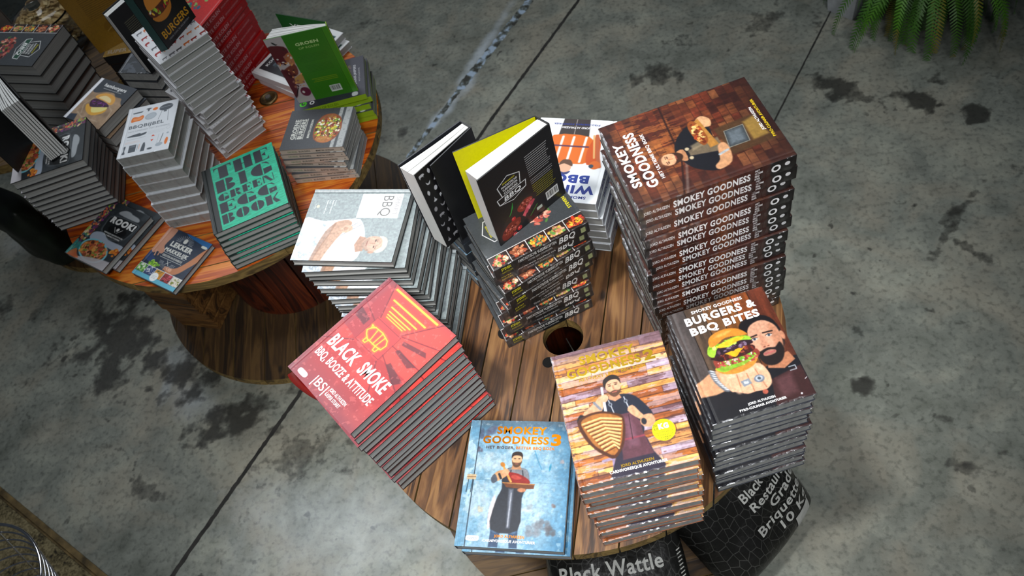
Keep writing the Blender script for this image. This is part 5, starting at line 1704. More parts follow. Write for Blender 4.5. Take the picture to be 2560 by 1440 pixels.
def stack(c, ang, base, top, n, lean, desc, where, group, jit=(0.003, 1.2), seed=1, twist=None, topdesc=None, firstoff=None, **kw):
    """n books between base and top heights; c and ang describe the topmost book"""
    T = (top - base) / n
    base = base + 0.001
    for w_ in (desc, topdesc or desc) if n > 1 else ():
        assert len((w_ + ' fourteenth from the top of ' + where).replace('-', ' ').split()) <= 19, (w_, where)
    proto = make_book(T=T * 0.985, **kw)
    r = random.Random(seed)
    for k in range(n):                       # k = 0 is the topmost
        o = proto if k == 0 else copy_book(proto)
        t = k / max(1, n - 1)
        jx, jy, ja = (0, 0, 0) if k == 0 else (r.uniform(-1, 1) * jit[0], r.uniform(-1, 1) * jit[0], r.uniform(-1, 1) * jit[1])
        if twist:
            ja += twist[k] if k < len(twist) else 0
        if firstoff and k > 0:
            jx += firstoff[0]; jy += firstoff[1]
        o.location = (c[0] + lean[0] * t + jx, c[1] + lean[1] * t + jy, base + (n - 1 - k) * T)
        o.rotation_euler = (0, 0, math.radians(ang + ja))
        if n == 1:
            lab = (topdesc or desc) + ' ' + where
        elif k == n - 1:
            lab = desc + ', lowest of ' + where
        elif k == 0:
            lab = (topdesc or desc) + ', topmost of ' + where
        else:
            lab = desc + ', ' + ORD[k] + ' of ' + where
        tag(o, lab, 'book', group)
    return proto


# near table ---------------------------------------------------------------
stack((0.099, 0.972), 105.7, HR, 1.226, 17, (0.017, 0.038), 'brick brown cookbook', 'the tallest stack', 'brick brown cookbooks in the tallest stack', seed=2, jit=(.005, 1.6),
      W=0.204, H=0.278, board='1c1210', art=art_brick(), spine=spine_brick(), wrap=(0, 2), topdesc='large brick brown cookbook with bearded cook')
stack((0.136, 0.670), 13.4, HR, 1.006, 13, (0.006, -0.003), 'sealed dark cookbook', 'the burger-and-fist stack', 'dark cookbooks under the burger and fist cover', seed=3, jit=(.004, 1.4),
      W=0.179, H=0.225, board='2a2f3c', art=art_bites(), wrap=(0, 3), topdesc='cookbook with giant burger on a ringed fist')
stack((-0.073, 0.590), 9.7, HR, 1.006, 12, (0.001, -0.003), 'plank-cover cookbook', 'the rib-holding cook stack', 'plank patterned cookbooks beside the blue one', seed=4, jit=(.004, 1.6),
      W=0.202, H=0.251, board='8a5030', art=art_planks(), wrap=(0, 3), topdesc='cookbook with cook holding huge ribs, yellow badge')
stack((-0.318, 0.569), -6.3, HR, 0.721, 2, (0.008, -0.006), 'blue cookbook', 'the low pair at front', 'pair of blue cookbooks', seed=5, jit=(.003, 1.0),
      W=0.221, H=0.270, board='1c2836', art=art_blue(), topdesc='blue cookbook with aproned cook carrying meat')
stack((-0.557, 0.765), -46.3, HR, 0.976, 13, (0.008, 0.0), 'red neon cookbook', 'the red cover stack', 'red neon room cookbooks', seed=6, jit=(.003, 0.9), twist=[0] + [-2.2] * 12, firstoff=(.004, -.006),
      W=0.218, H=0.273, board='241418', art=art_red(), topdesc='red cookbook with neon pig and glowing lamps')
stack((-0.620, 1.068), -99.4, HR, 1.006, 15, (0.045, -0.022), 'grey cookbook', 'the arms-folded chef stack', 'grey cookbooks with the chef', seed=7, jit=(.006, 1.8), twist=[0] + [4] * 14, firstoff=(.012, -.004),
      W=0.193, H=0.234, board='1e2020', art=art_grey_chef(), topdesc='grey cookbook with chef and white title label')
stack((-0.246, 1.043), 115.8, HR, 0.976, 9, (-0.020, -0.012), 'black meat cookbook', 'the twisted black stack', 'black meat cookbooks in the twisted stack', seed=8, jit=(.008, 2.0), twist=[0, 1, 6, 5, 6, 1, 0, -2, -4],
      W=0.161, H=0.220, board='141416', art=art_steak(), spine=spine_steak(), wrap=(0, 1, 2), topdesc='black cookbook with row of food photos along spine')
stack((-0.160, 1.288), 165.0, HR, 0.876, 7, (0.020, 0.010), 'white winter cookbook', 'the white winter stack', 'white winter barbecue cookbooks', seed=9, jit=(.003, 1.2),
      W=0.190, H=0.2515, board='e0e4ea', art=art_winter(), spine=spine_winter(), topdesc='white cookbook with orange-jacketed figure')
stack((0.014, 1.195), -15.0, HR, 0.85, 8, (0.004, 0.0), 'silvery sealed cookbook', 'the half-hidden silvery stack', 'silvery sealed cookbooks', seed=10, jit=(.003, 2),
      W=0.115, H=0.115, board='585c62', art=art_silver(), wrap=(0, 3), topdesc='silvery sealed cookbook with red dot')
stack((-0.388, 1.178), 128.0, HR, 0.896, 6, (0.0, 0.0), 'sealed blue photo cookbook', 'the stack under the patterned book', 'sealed photo cookbooks under the patterned open book', seed=12, jit=(.002, 1),
      W=0.120, H=0.150, board='30343a', art=art_blue(), wrap=(1, 2), topdesc='sealed blue photo cookbook')

# orange table ---------------------------------------------------------------
stack((-1.058, 1.429), 20.9, HL, 0.786, 8, (-0.011, -0.009), 'teal cookbook', 'the teal stack', 'teal cookbooks with black stencil lettering', seed=13, jit=(.002, .8),
      W=0.213, H=0.249, board='16322c', art=art_teal(), topdesc='teal cookbook with huge black stencil lettering')
stack((-1.304, 1.574), 4.4, HL, 0.913, 8, (-0.001, -0.021), 'thick white cookbook', 'the kitchen-tool stack', 'thick white cookbooks with tool drawings', seed=14, jit=(.005, 1.5),
      W=0.151, H=0.191, board='cfd2d4', art=art_white_tools(), wrap=(0, 1), topdesc='thick white cookbook with small grill drawings')
stack((-1.559, 1.786), -29.4, HL, 0.853, 6, (0.008, 0.008), 'dark hardback', 'the burger-on-paper stack', 'dark books under the burger-on-paper cover', seed=15, jit=(.008, 4),
      W=0.165, H=0.171, board='282a2c', art=art_paper_burger(), topdesc='small cookbook with burger on crumpled paper')
stack((-0.886, 1.640), 83.9, HL, 0.758, 7, (-0.010, -0.007), 'charcoal burger paperback', 'the stack behind the teal one', 'charcoal vegetable burger paperbacks', seed=16, jit=(.009, 4),
      W=0.153, H=0.196, board='b8b8b4', art=art_chalk_burger(), spine=spine_chalk(), hard=False, topdesc='charcoal paperback with leafy burger photo')
stack((-1.545, 1.422), -30.1, HL, 0.675, 2, (0.012, 0.010), 'smoke-themed cookbook', 'the pair at orange table edge', 'pair of smoke-themed cookbooks', seed=17, jit=(.004, .6), firstoff=(.010, .004),
      W=0.173, H=0.207, board='22262a', art=art_smoke(), topdesc='cookbook with smoky badge and turquoise food plate')
stack((-1.327, 1.322), -29.8, HL, 0.651, 1, (0, 0), 'navy cookbook', 'lying alone at the orange table edge', None, seed=18,
      W=0.174, H=0.173, board='28303c', art=art_navy(), topdesc='navy cookbook with hands and light blue stripe')
stack((-1.582, 1.530), -75.7, HL, 0.933, 11, (-0.093, 0.075), 'dark smoke-themed cookbook', 'the left-edge stack', 'dark cookbooks stacked at the left edge', seed=19, jit=(.003, 1.2),
      W=0.173, H=0.207, board='2a2c30', art=art_smoke(), topdesc='dark sealed cookbook under the standing fanned one')
stack((-1.829, 1.983), -104.7, HL, 0.963, 8, (-0.060, 0.045), 'thick green-badge cookbook', 'the far left stack', 'thick grey-edged cookbooks far left', seed=20, jit=(.003, 1.0),
      W=0.181, H=0.240, board='1c2024', art=art_steak(True), topdesc='thick cookbook with green-banner badge and photo strip')
stack((-1.217, 1.788), 40.5, HL, 1.043, 18, (-0.035, 0.036), 'white cookbook', 'the tall grey-edged stack', 'white cookbooks in the tall grey-edged stack', seed=21, jit=(.003, 1.0), twist=[0] * 9 + [9, 7, 1, 8, 0, 7, -2, 6, 0],
      W=0.154, H=0.195, board='d4d4d6', art=art_silhouettes(), topdesc='white cookbook with small red animal silhouettes')
stack((-1.048, 2.082), 56.7, HL, 0.683, 2, (0.006, -0.004), 'white-framed cookbook', 'the white-framed pair', 'pair of white-framed cookbooks', seed=22, jit=(.006, 3),
      W=0.266, H=0.186, board='d8d8dc', art=art_white_frame(), topdesc='white-framed dark cookbook')
stack((-0.886, 1.850), 98.3, HL, 0.733, 5, (0.004, 0.0), 'green-spined dark cookbook', 'the lime-spined stack', 'green-spined dark cookbooks', seed=23, jit=(.006, 2),
      W=0.175, H=0.222, board='7c9c1c', art=art_green_title(), spine=spine_green(), hard=False, topdesc='dark cookbook with green title and lime spine')
# red spines: spine faces the camera
stack((-1.291, 2.092), 157.0, HL, 0.915, 11, (0.0, 0.0), 'red-spined cookbook', 'the crimson stack', 'crimson cookbooks with white spine lettering', seed=24, jit=(.003, 1.2),
      W=0.19, H=0.222, board='a01018', art=art_red_plain(), spine=spine_red(), topdesc='crimson cookbook')
stack((-1.546, 2.112), 0.0, HL, 0.84, 6, (0.0, 0.0), 'cream-topped dark cookbook', 'the stack under the gold book', 'dark-edged cookbooks under the gold standing book', seed=25, jit=(.005, 2.5),
      W=0.17, H=0.19, board='241c16', art=art_cream_title(), pages=M_DARK, topdesc='cream cookbook with white title')
stack((-1.455, 1.945), -14.0, HL, 0.86, 7, (0.0, 0.0), 'navy black sealed cookbook', 'the navy stack', 'navy black sealed cookbooks', seed=26, jit=(.004, 2.5),
      W=0.125, H=0.12, board='14161e', art=art_dark_wrap(), wrap=(0, 3), topdesc='grey wrapped cookbook')


# ------------------------------------------------------------------ books standing upright
def flip(cv):
    cv.C = cv.C[:, ::-1]
    cv.T = [(t, 100 - x1, 100 - x0, yb, h, c, b, f, s, r) for t, x0, x1, yb, h, c, b, f, s, r in cv.T]
    return cv


def wall_art(mb, A, B, H, art, toward, lift=0.0, z0=0.0):
    """art on a vertical sheet between plan points A and B, facing the plan direction 'toward'"""
    A = Vector(A); B = Vector(B)
    d = (B - A); L = d.length; d.normalize()
    n = Vector((d.y, -d.x))
    if n.dot(Vector(toward)) < 0:
        A, B = B, A; d = -d; n = -n
    put_canvas(mb, art, L, H, None, lambda u, v, l: np.stack([A.x + d.x * u + n.x * (l + lift), A.y + d.y * u + n.y * (l + lift), v + z0], 1))


def slab(mb, A, B, th, z0, z1, col, off=0.0, mi=0):
    A = Vector(A); B = Vector(B); d = (B - A).normalized(); n = Vector((-d.y, d.x))
    a0 = A + n * off; b0 = B + n * off; a1 = A + n * (off + th); b1 = B + n * (off + th)
    v = [(*a0, z0), (*b0, z0), (*b1, z0), (*a1, z0), (*a0, z1), (*b0, z1), (*b1, z1), (*a1, z1)]
    mb.add(v, [(3, 2, 1, 0), (4, 5, 6, 7), (0, 1, 5, 4), (1, 2, 6, 5), (2, 3, 7, 6), (3, 0, 4, 7)], col, mi)


def leaves(S0, S1, E0, E1, H, n, seed, gap=0.25, inset=0.003, waver=0.0):
    """page block fanned from the spine segment S0-S1 to the free segment E0-E1"""
    mb = MB(); r = random.Random(seed)
    S0, S1, E0, E1 = [Vector(p) for p in (S0, S1, E0, E1)]
    t = 0
    ws = [r.uniform(0.6, 1.4) for _ in range(n)]; tot = sum(ws)
    for w in ws:
        a = t; b = t + w / tot; t = b
        b2 = b - (b - a) * gap
        z1 = H - inset - r.uniform(0, 0.0012)
        pull = r.uniform(0, waver)
        m = 6
        top = []
        for k in range(m + 1):
            q = k / m
            p0 = S0.lerp(S1, a).lerp(E0.lerp(E1, a), q); p1 = S0.lerp(S1, b).lerp(E0.lerp(E1, b2), q)
            bow = math.sin(PI * q) * pull
            nrm = (E1 - E0).normalized() if (E1 - E0).length > 1e-6 else Vector((0, 0))
            top.append((p0 + nrm * bow, p1 + nrm * bow))
        v = []; f = []
        for p0, p1 in top:
            v += [(*p0, inset), (*p1, inset), (*p1, z1), (*p0, z1)]
        for k in range(m):
            for j in range(4): f.append((k * 4 + j, k * 4 + (j + 1) % 4, (k + 1) * 4 + (j + 1) % 4, (k + 1) * 4 + j))
        f += [(0, 1, 2, 3), (m * 4 + 3, m * 4 + 2, m * 4 + 1, m * 4)]
        mb.add(v, f, (.8, .8, .78))
    return mb


def open_book(loc, z, H, boards, pages, label, spine=None, group=None, name='cookbook'):
    """boards: (A, B, colour, [(art, toward)]) in plan; pages: leaves() arguments; all in world plan coordinates"""
    root = empty(name, (loc[0], loc[1], z))
    tag(root, label, 'book', group)
    rel = lambda p: (p[0] - loc[0], p[1] - loc[1])
    mb = MB()
    for A, B, c, arts in boards:
        a, b = Vector(rel(A)), Vector(rel(B))
        slab(mb, a, b, 0.0026, 0, H, lin(c), -0.0013)
        for art, tw in arts:
            wall_art(mb, a, b, H, art, tw, 0.0015)
    if spine:
        A, B, c, art, tw = spine
        slab(mb, rel(A), rel(B), 0.0026, 0, H, lin(c), -0.0013)
        if art: wall_art(mb, rel(A), rel(B), H, art, tw, 0.0015)
    mb.obj('cover', [M_PRINT, M_GOLD, M_COPPER], root)
    if pages:
        S0, S1, E0, E1, n, seed, gap, wav = pages
        leaves(rel(S0), rel(S1), rel(E0), rel(E1), H, n, seed, gap, 0.003, wav).obj('page_block', M_PAGES_V, root)
    return root


def plain(c, h=125, amt=.1, res=1.0):
    cv = CV(h, res, c); cv.grain(amt); return cv


def endp(c, words=None):
    cv = CV(125, 1.6, c); cv.grain(.04)
    if words: cv.tx(words, 20, 60, 20, 6, 'e0e4e0', .02)
    return cv


# black meat cookbook standing half open on its own stack, yellow inside board
open_book((-0.170, 1.108), 0.9765, 0.210,
          [((-0.157, 1.103), (-0.296, 0.984), '121214', [(art_steak_back(), (0.6, -1)), (plain('151516'), (-0.6, 1))]),
           ((-0.184, 1.128), (-0.346, 1.064), '121214', [(plain('d8d400', 125, .03), (0.3, -1)), (plain('1a1a1c'), (-.3, 1))])],
          ((-0.161, 1.106), (-0.180, 1.122), (-0.2935, 0.987), (-0.320, 1.016), 7, 3, 0.02, 0.0),
          'black cookbook standing half open, yellow inside board, on the twisted black stack',
          ((-0.157, 1.103), (-0.184, 1.128), '121214', None, (1, 0)))
# patterned endpaper book beside it
open_book((-0.328, 1.172), 0.8965, 0.252,
          [((-0.345, 1.184), (-0.470, 1.086), '1c1e24', [(plain('2a3442'), (-1, 1))]),
           ((-0.322, 1.162), (-0.402, 1.073), '141518', [(art_black_back(5, '18191b', '9a9a98', '& SIMPEL'), (-1, -.2)), (plain('17181a'), (1, .2))])],
          ((-0.341, 1.180), (-0.326, 1.168), (-0.4665, 1.083), (-0.437, 1.057), 9, 5, 0.10, 0.003),
          'black cookbook standing open, silver animal-patterned endpaper showing, beside the yellow one',
          ((-0.345, 1.184), (-0.322, 1.162), '101012', None, (1, 1)))
# the patterned endpaper sheet itself (pasted to the last leaf)
_r = bpy.data.objects[-1] if False else None
for _o in bpy.data.objects:
    if _o.get('label', '').startswith('black cookbook standing open, silver'):
        mb = MB()
        slab(mb, (0.0045, -0.006), (-0.1065, -0.1165), 0.0008, 0.002, 0.250, lin('0d0d0f'), -0.0004)
        wall_art(mb, (0.0045, -0.006), (-0.1065, -0.1165), 0.249, art_endpaper(), (0.6, -1), 0.0006, 0.002)
        mb.obj('endpaper', M_PRINT, _o)
# lime green book standing open behind the charcoal paperbacks
open_book((-0.790, 1.800), 0.7335, 0.240,
          [((-0.789, 1.799), (-0.973, 1.785), '2f6e12', [(flip(art_green_back()), (0, -1)), (plain('d8dcd0'), (0, 1))]),
           ((-0.795, 1.818), (-0.955, 1.893), '17301a', [(endp('0c5a18', 'VEG'), (-.3, -1)), (plain('24402a'), (.3, 1))])],
          ((-0.793, 1.803), (-0.796, 1.814), (-0.9705, 1.788), (-0.955, 1.832), 7, 7, 0.35, 0.004),
          'lime green cookbook standing open, vegetable photo strip on its back',
          ((-0.789, 1.799), (-0.795, 1.818), '7aa016', spine_green() and None, (1, 0)))
# black burger book on the tall grey-edged stack
open_book((-1.205, 1.722), 1.0435, 0.235,
          [((-1.203, 1.722), (-1.150, 1.842), '101012', [(art_burgers_black(), (1, -.4))]),
           ((-1.221, 1.716), (-1.190, 1.860), '101012', [(art_black_back(9, '0f1012', '8a8868'), (-1, -.2))])],
          ((-1.206, 1.726), (-1.217, 1.722), (-1.154, 1.842), (-1.189, 1.856), 6, 8, 0.2, 0.002),
          'black burger cookbook with orange title standing on the tall grey-edged stack',
          ((-1.221, 1.716), (-1.203, 1.722), '1c3a38', plain('1c3a38'), (0, -1)))
# black text-covered book standing behind it to the left
open_book((-1.405, 1.868), 0.8615, 0.215,
          [((-1.405, 1.868), (-1.340, 1.963), '0e0f11', [(art_black_back(21, '0d0e10', '8a8868'), (1, -.5))]),
           ((-1.429, 1.886), (-1.364, 1.981), '0e0f11', [(plain('202428'), (-1, .5))])],
          ((-1.3435, 1.962), (-1.3625, 1.977), (-1.4085, 1.870), (-1.4265, 1.884), 4, 9, 0.05, 0.0),
          'black cookbook with rows of small copy standing behind the tall grey-edged stack',
          ((-1.340, 1.963), (-1.364, 1.981), '0e0f11', None, (1, 1)))
# gold book
open_book((-1.640, 2.040), 0.8415, 0.215,
          [((-1.644, 2.037), (-1.488, 2.132), '6a4c10', [(art_gold(), (0.5, -1))]),
           ((-1.651, 2.060), (-1.540, 2.190), '3c3e42', [(plain('3c4046'), (-1, 1)), (plain('484c52'), (1, -1))])],
          ((-1.646, 2.042), (-1.650, 2.056), (-1.500, 2.132), (-1.530, 2.160), 5, 11, 0.2, 0.002),
          'gold cookbook standing upright with rows of copy, above the cream one',
          ((-1.644, 2.037), (-1.651, 2.060), '6a4c10', None, (-1, 0)))
# fanned book at the left edge
open_book((-1.628, 1.620), 0.9345, 0.195,
          [((-1.622, 1.632), (-1.511, 1.515), '141416', [(plain('1a1a1c'), (1, .3))]),
           ((-1.640, 1.622), (-1.651, 1.458), '1c1c1e', [(plain('202122'), (1, 0)), (plain('1c1c1e'), (-1, 0))])],
          ((-1.625, 1.628), (-1.637, 1.622), (-1.515, 1.510), (-1.556, 1.480), 8, 13, 0.3, 0.005),
          'white-paged black book standing fanned open at the left picture edge',
          ((-1.622, 1.632), (-1.640, 1.622), '141416', None, (-1, 1)))


# ------------------------------------------------------------------ charcoal sacks
def sack(loc, rz, tilt, W, H, D, label, txt, group, mat=None, seed=1, patch=.1):
    root = empty('charcoal_sack', loc, rz)
    root.rotation_euler = (tilt, 0, rz)
    tag(root, label, 'bag', group)
    r = random.Random(seed)
    ph = [r.uniform(0, 6) for _ in range(6)]

    def sh(u, v):                                       # u,v in 0..1 -> half thickness
        a = max(0.0, 1 - abs(2 * u - 1) ** 2.6) ** 0.5; b = max(0.0, 1 - abs(2 * v - 1) ** 4.5) ** 0.5
        wr = 0.006 * math.sin(9 * v + ph[0] + 3 * u) + 0.005 * math.sin(13 * u + ph[1]) * math.sin(11 * v + ph[2])
        return D / 2 * a * b + wr * a * b

    def P(u, v, s, lift=0.0):
        x = (u - .5) * W * (1 - 0.05 * abs(2 * v - 1) ** 6); z = v * H
        y = -s * (sh(u, v) + lift)
        return (x, y, z)
    nu, nv = 44, 52
    mb = MB()
    for s in (1, -1):
        v = [P(i / nu, j / nv, s) for j in range(nv + 1) for i in range(nu + 1)]
        f = []
        for j in range(nv):
            for i in range(nu):
                a = j * (nu + 1) + i
                q = (a, a + 1, a + nu + 2, a + nu + 1)
                f.append(q if s == 1 else tuple(reversed(q)))
        mb.add(v, f, (.1, .1, .1), 0, True)
    me = mb.mesh('sack_body')
    bm = bmesh.new(); bm.from_mesh(me); bmesh.ops.remove_doubles(bm, verts=bm.verts, dist=1e-5); bm.to_mesh(me); bm.free()
    me.materials.append(mat or M_BAG)
    link_mesh('sack_body', me, root)
    if txt:
        for t, u0, u1, vb, h in txt:
            mb = MB()
            gv, gf = glyph(t, 0.02)
            pts = [P(u0 + a * (u1 - u0), vb + b * h, 1, 0.0022) for a, b in gv]
            mb.add(pts, gf, lin('b9bab4'))
            mb.obj('printed_line', M_BAGTXT, root)
        # pale label patch low on the sack
        n = 8; v = []; f = []; mb = MB()
        for j in range(n + 1):
            for i in range(n + 1):
                v.append(P(.70 + .20 * i / n, patch + .10 * j / n, 1, 0.0018))
        for j in range(n):
            for i in range(n):
                a = j * (n + 1) + i; f.append((a, a + 1, a + n + 2, a + n + 1))
        mb.add(v, f, lin('b9bab4'))
        mb.obj('label_patch', M_BAGTXT, root)
        # stitched hem of pale strokes down the side seam
        mb = MB()
        for k in range(46):
            v0 = .1 + .8 * k / 46
            mb.add([P(.945, v0, 1, .001), P(.975, v0 + .008, 1, .001), P(.975, v0 + .013, 1, .001), P(.945, v0 + .006, 1, .001)], [(0, 1, 2, 3)], lin('9a9c98'))
        o = mb.obj('seam_marks', M_BAGTXT, root); o['kind'] = 'stuff'
    return root


BT = [('Black Wattle', .10, .84, .83, .075), ('Restaurant', .16, .80, .70, .075), ('Grade', .16, .50, .57, .075), ('Briquettes', .16, .80, .44, .075), ('10 Kg', .30, .66, .31, .075)]
sack((-0.112, 0.118, 0.09), math.radians(7), math.radians(-66), 0.34, 0.50, 0.15,
     'black honeycomb paper sack lying below the front table edge', BT, 'black charcoal sacks', seed=3, patch=.1)
BT2 = [('Black Wattle', .44, .99, .52, .07), ('Restaurant', .46, .985, .425, .07), ('Grade', .60, .96, .34, .07), ('Briquettes', .40, .985, .255, .07), ('10 Kg', .58, .93, .16, .07)]
sack((0.238, 0.578, 0.085), math.radians(45), math.radians(-48), 0.34, 0.40, 0.19,
     'bulging black sack against the table below the burger-and-fist stack', BT2, 'black charcoal sacks', seed=4, patch=.04)
M_SACK2 = simple('dark_green_sack', '141c12', 0.5, noise=.6, nscale=14)
sack((-2.40, 1.96, 0.0), math.radians(-35), math.radians(2), 0.32, 0.36, 0.14,
     'dark green printed sack at the left picture edge, below the fanned book', None, None, M_SACK2, seed=6)

# ------------------------------------------------------------------ crates under the orange table
def crate(loc, rz, L, Wd, H, label, seed):
    root = empty('wooden_crate', loc, rz)
    tag(root, label, 'crate', 'wooden crates under the orange table')
    r = random.Random(seed)
    def board(nm, lo, hi):
        mb = MB(); mb.box(lo, hi, (r.random(), r.random(), r.random())); mb.obj(nm, M_CRATE, root)
    t = 0.012; n = 2; hh = H / n
    for k in range(n):
        z0 = k * hh + 0.003; z1 = (k + 1) * hh - 0.003
        board('side_board', (0, 0, z0), (L, t, z1)); board('side_board', (0, Wd - t, z0), (L, Wd, z1))
        board('end_board', (0, t, z0), (t, Wd - t, z1)); board('end_board', (L - t, t, z0), (L, Wd - t, z1))
    board('bottom_board', (t, t, 0), (L - t, Wd - t, t))
    return root


crate((-1.697, 1.499, 0.036), math.radians(-13.1), 0.163, 0.20, 0.115, 'brown slatted crate on the reel foot, under the other crate', 1)
crate((-1.705, 1.497, 0.153), math.radians(-15.0), 0.165, 0.21, 0.125, 'brown slatted crate stacked on another under the orange table', 2)

# ------------------------------------------------------------------ wood-chip jar, leaflet holder
root = empty('glass_jar', (-2.046, 2.409, HL)); tag(root, 'round glass jar full of pale wood chips in the top left corner', 'jar')
mb = MB(); mb.lathe([(0.001, 0.002), (0.088, 0.002), (0.100, 0.02), (0.104, 0.10), (0.100, 0.135), (0.104, 0.145), (0.100, 0.146), (0.096, 0.135), (0.099, 0.10), (0.096, 0.022), (0.085, 0.006), (0.001, 0.006)], 40)
def glass_mat():
    m, nt, p = nmat('clear_glass')
    p.inputs['Base Color'].default_value = (.95, .97, .96, 1); p.inputs['Roughness'].default_value = 0.03; p.inputs['Transmission Weight'].default_value = 1.0; p.inputs['IOR'].default_value = 1.3
    return m
M_GLASS = glass_mat()
mb.obj('jar_body', M_GLASS, root)
mb = MB(); mb.lathe([(0.104, 0.147), (0.100, 0.156), (0.07, 0.166), (0.035, 0.176), (0.022, 0.184), (0.024, 0.196), (0.012, 0.204), (0.001, 0.205)], 40)
mb.obj('lid', M_GLASS, root)
mb = MB(); rr = random.Random(5)
M_CHIP = wood_mat('pale_wood_chip', '8a6a3a', 'c0a068', 'e4d0a0', rough=.7, knots=False)
for k in range(420):
    a = rr.uniform(0, 2 * PI); q = 0.085 * math.sqrt(rr.random()); z = rr.uniform(0.02, 0.122) if k < 200 else rr.uniform(0.105, 0.128)
    M = Matrix.Translation((q * math.cos(a), q * math.sin(a), z)) @ Matrix.Rotation(rr.uniform(0, PI), 4, 'Z') @ Matrix.Rotation(rr.uniform(-.6, .6), 4, 'X')
    s_ = rr.uniform(.6, 1.3)
    mb.box((-.011 * s_, -.006 * s_, -.002), (.011 * s_, .006 * s_, .002), (rr.random(), rr.random(), rr.random()), M=M)
o = mb.obj('wood_chips', M_CHIP, root); o['kind'] = 'stuff'

root = empty('leaflet_holder', (-2.26, 2.36, HL), math.radians(35)); tag(root, 'grey translucent leaflet holder left of the wood chip jar', 'leaflet holder')
mb = MB(); mb.box((-.10, 0, 0), (.10, .004, .26)); mb.box((-.10, -.022, 0), (.10, -.018, .12)); mb.box((-.10, -.022, 0), (.10, .004, .004))
mb.obj('holder', simple('smoked_plastic', '7a7470', .2, coat=.5), root)
mb = MB(); mb.box((-.095, -.016, .005), (.095, -.002, .22)); mb.obj('leaflet', simple('grey_card', '8c8078', .6), root)

# ------------------------------------------------------------------ ribbon, price sticker
mb = MB(); pts = []
for k in range(15):
    t = k / 14
    pts.append((-0.738 - .012 * math.sin(t * 3) , 0.752 + .012 * t, 0.945 - 0.15 * t + .01 * math.sin(t * 5)))
v = []; f = []
for i, p_ in enumerate(pts):
    w = .0075 * (1 - .3 * i / 14); v += [(p_[0] - w, p_[1] - w * .6, p_[2]), (p_[0] + w, p_[1] + w * .6, p_[2]), (p_[0] + w, p_[1] + w * .6 + .001, p_[2]), (p_[0] - w, p_[1] - w * .6 + .001, p_[2])]
for i in range(14):
    for j in range(4): f.append((i * 4 + j, i * 4 + (j + 1) % 4, (i + 1) * 4 + (j + 1) % 4, (i + 1) * 4 + j))
mb.add(v, f, (.6, .0, .0), 0, True)
o = mb.obj('ribbon', simple('red_satin', 'c00808', .4, coat=.2))
tag(o, 'red ribbon hanging from the left corner of the red cover stack', 'ribbon')

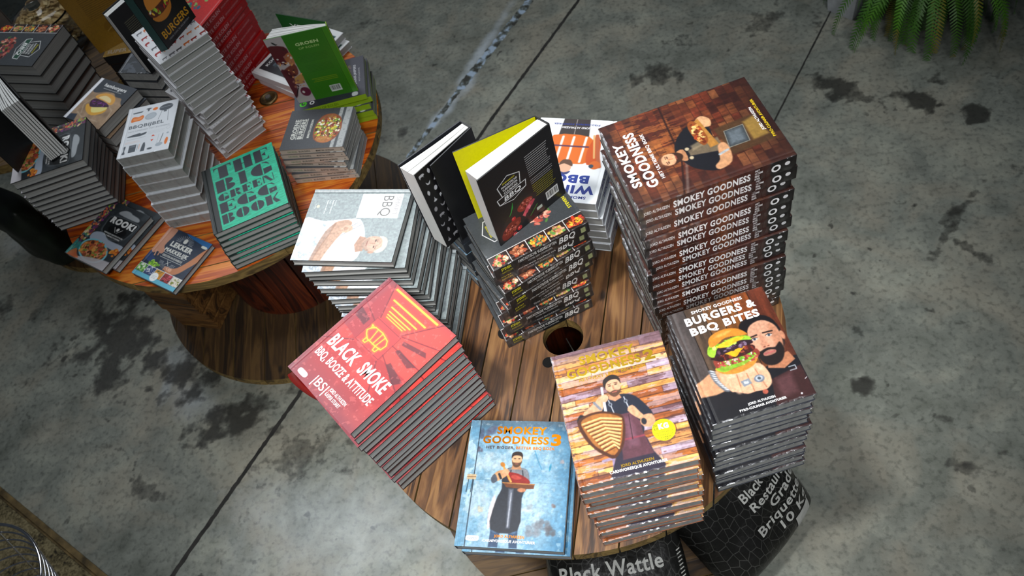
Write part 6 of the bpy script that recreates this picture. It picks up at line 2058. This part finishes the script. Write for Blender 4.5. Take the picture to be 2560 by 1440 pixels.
# ------------------------------------------------------------------ fern and planter
def fern(loc, label, cat, seed=1):
    root = empty('potted_fern', loc); tag(root, label, cat)
    mb = MB(); mb.lathe([(0.001, 0.0), (0.10, 0.0), (0.13, 0.19), (0.135, 0.20), (0.125, 0.20), (0.12, 0.17), (0.001, 0.17)], 28)
    mb.obj('pot', simple('brown_clay', '4a3022', .7, noise=.2), root)
    r = random.Random(seed)
    m, nt, p = nmat('fern_frond')
    at = N(nt, 'ShaderNodeAttribute', attribute_name='Col'); nt.links.new(at.outputs[0], p.inputs['Base Color']); p.inputs['Roughness'].default_value = .5
    mb = MB()
    for k in range(210):
        az = r.uniform(0, 2 * PI); L = r.uniform(.32, .60); up = r.uniform(.05, .34) * (1.2 - .0); rise = r.uniform(.3, 1.25)
        hue = r.random()
        base = (.030 + .04 * hue, .115 + .10 * hue, .007) if hue < .93 else (.22, .19, .015)
        # arc
        n = 46; P_ = []; z = .18; rad = r.uniform(0, .06); ang = rise
        for i in range(n + 1):
            P_.append((rad, z)); ds = L / n
            rad += math.cos(ang) * ds; z += math.sin(ang) * ds; ang -= r.uniform(.048, .071)
            ang = max(ang, -1.5)
            z = max(z, .012)
        tw = r.uniform(-.5, .5)
        ca, sa = math.cos(az), math.sin(az); v = []; f = []
        side = Vector((-sa, ca, 0))
        for i in range(2, n):
            t = i / n
            a = az + tw * t * .5; c_, s_ = math.cos(a), math.sin(a)
            p0 = Vector((P_[i][0] * c_, P_[i][0] * s_, P_[i][1])); p1 = Vector((P_[i + 1][0] * c_, P_[i + 1][0] * s_, P_[i + 1][1]))
            fw = p1 - p0; sd = Vector((-s_, c_, 0)); wl = .027 * math.sin(PI * min(1, t * .92 + .08)) ** .7 * (1.15 - t * .6)
            for sg in (-1, 1):
                tip = p0 + sd * sg * wl + fw * 1.1 - Vector((0, 0, wl * .25))
                b0 = len(v)
                v += [tuple(p0), tuple(p0 + fw * .62), tuple(tip + fw * .25), tuple(tip)]
                f.append((b0, b0 + 1, b0 + 2, b0 + 3))
        k_ = r.uniform(.7, 1.25); tipy = hue > .82
        col = np.array([[c * k_ for c in base]] * len(v))
        if tipy: col[len(v) * 4 // 5:] = (.16, .15, .015)
        mb.add(v, f, col)
    o = mb.obj('foliage', m, root)
    return root


fern((1.16, 2.67, 0.0), 'bushy green fern in a clay pot at the upper right corner', 'plant', 7)
root = empty('planter', (0.885, 2.67, 0), math.radians(-47)); tag(root, 'white square planter half hidden left of the fern', 'planter')
mb = MB()
v = []; hw = .065; hb = .055
rings = [(hb, 0), (hw, .12), (hw, .13), (hw - .008, .13), (hw - .01, .10)]
for h_, z_ in rings: v += [(-h_, -h_, z_), (h_, -h_, z_), (h_, h_, z_), (-h_, h_, z_)]
f = [(3, 2, 1, 0), (16, 17, 18, 19)]
for i in range(4):
    for j in range(4): f.append((i * 4 + j, i * 4 + (j + 1) % 4, (i + 1) * 4 + (j + 1) % 4, (i + 1) * 4 + j))
mb.add(v, f); mb.obj('pot', simple('white_glazed_clay', 'b8bcc0', .35, coat=.3), root)

# ------------------------------------------------------------------ chrome wire basket
root = empty('wire_basket', (-1.905, 0.472, -0.012)); tag(root, 'shiny chrome wire basket on rough ground in the bottom left corner', 'basket')
for i in range(8):
    R_ = .215 - .012 * i; z_ = .36 - .034 * i
    mb = MB(); mb.tube([(R_ * math.cos(a), R_ * math.sin(a), z_) for a in [2 * PI * k / 64 for k in range(64)]], .0045 if i == 0 else .0026, 8, closed=True)
    mb.obj('hoop', M_CHROME, root)
for k in range(10):
    a = 2 * PI * k / 10 + .35
    mb = MB(); mb.tube([((.213 - .012 * i) * math.cos(a), (.213 - .012 * i) * math.sin(a), .36 - .034 * i) for i in range(8)] + [(.11 * math.cos(a), .11 * math.sin(a), .06), (.06 * math.cos(a), .06 * math.sin(a), .016)], .0024, 6)
    mb.obj('rib', M_CHROME, root)
mb = MB(); mb.lathe([(.001, .012), (.11, .012), (.12, .02), (.12, .024), (.11, .017), (.001, .017)], 40)
mb.obj('base_plate', M_STEEL, root)
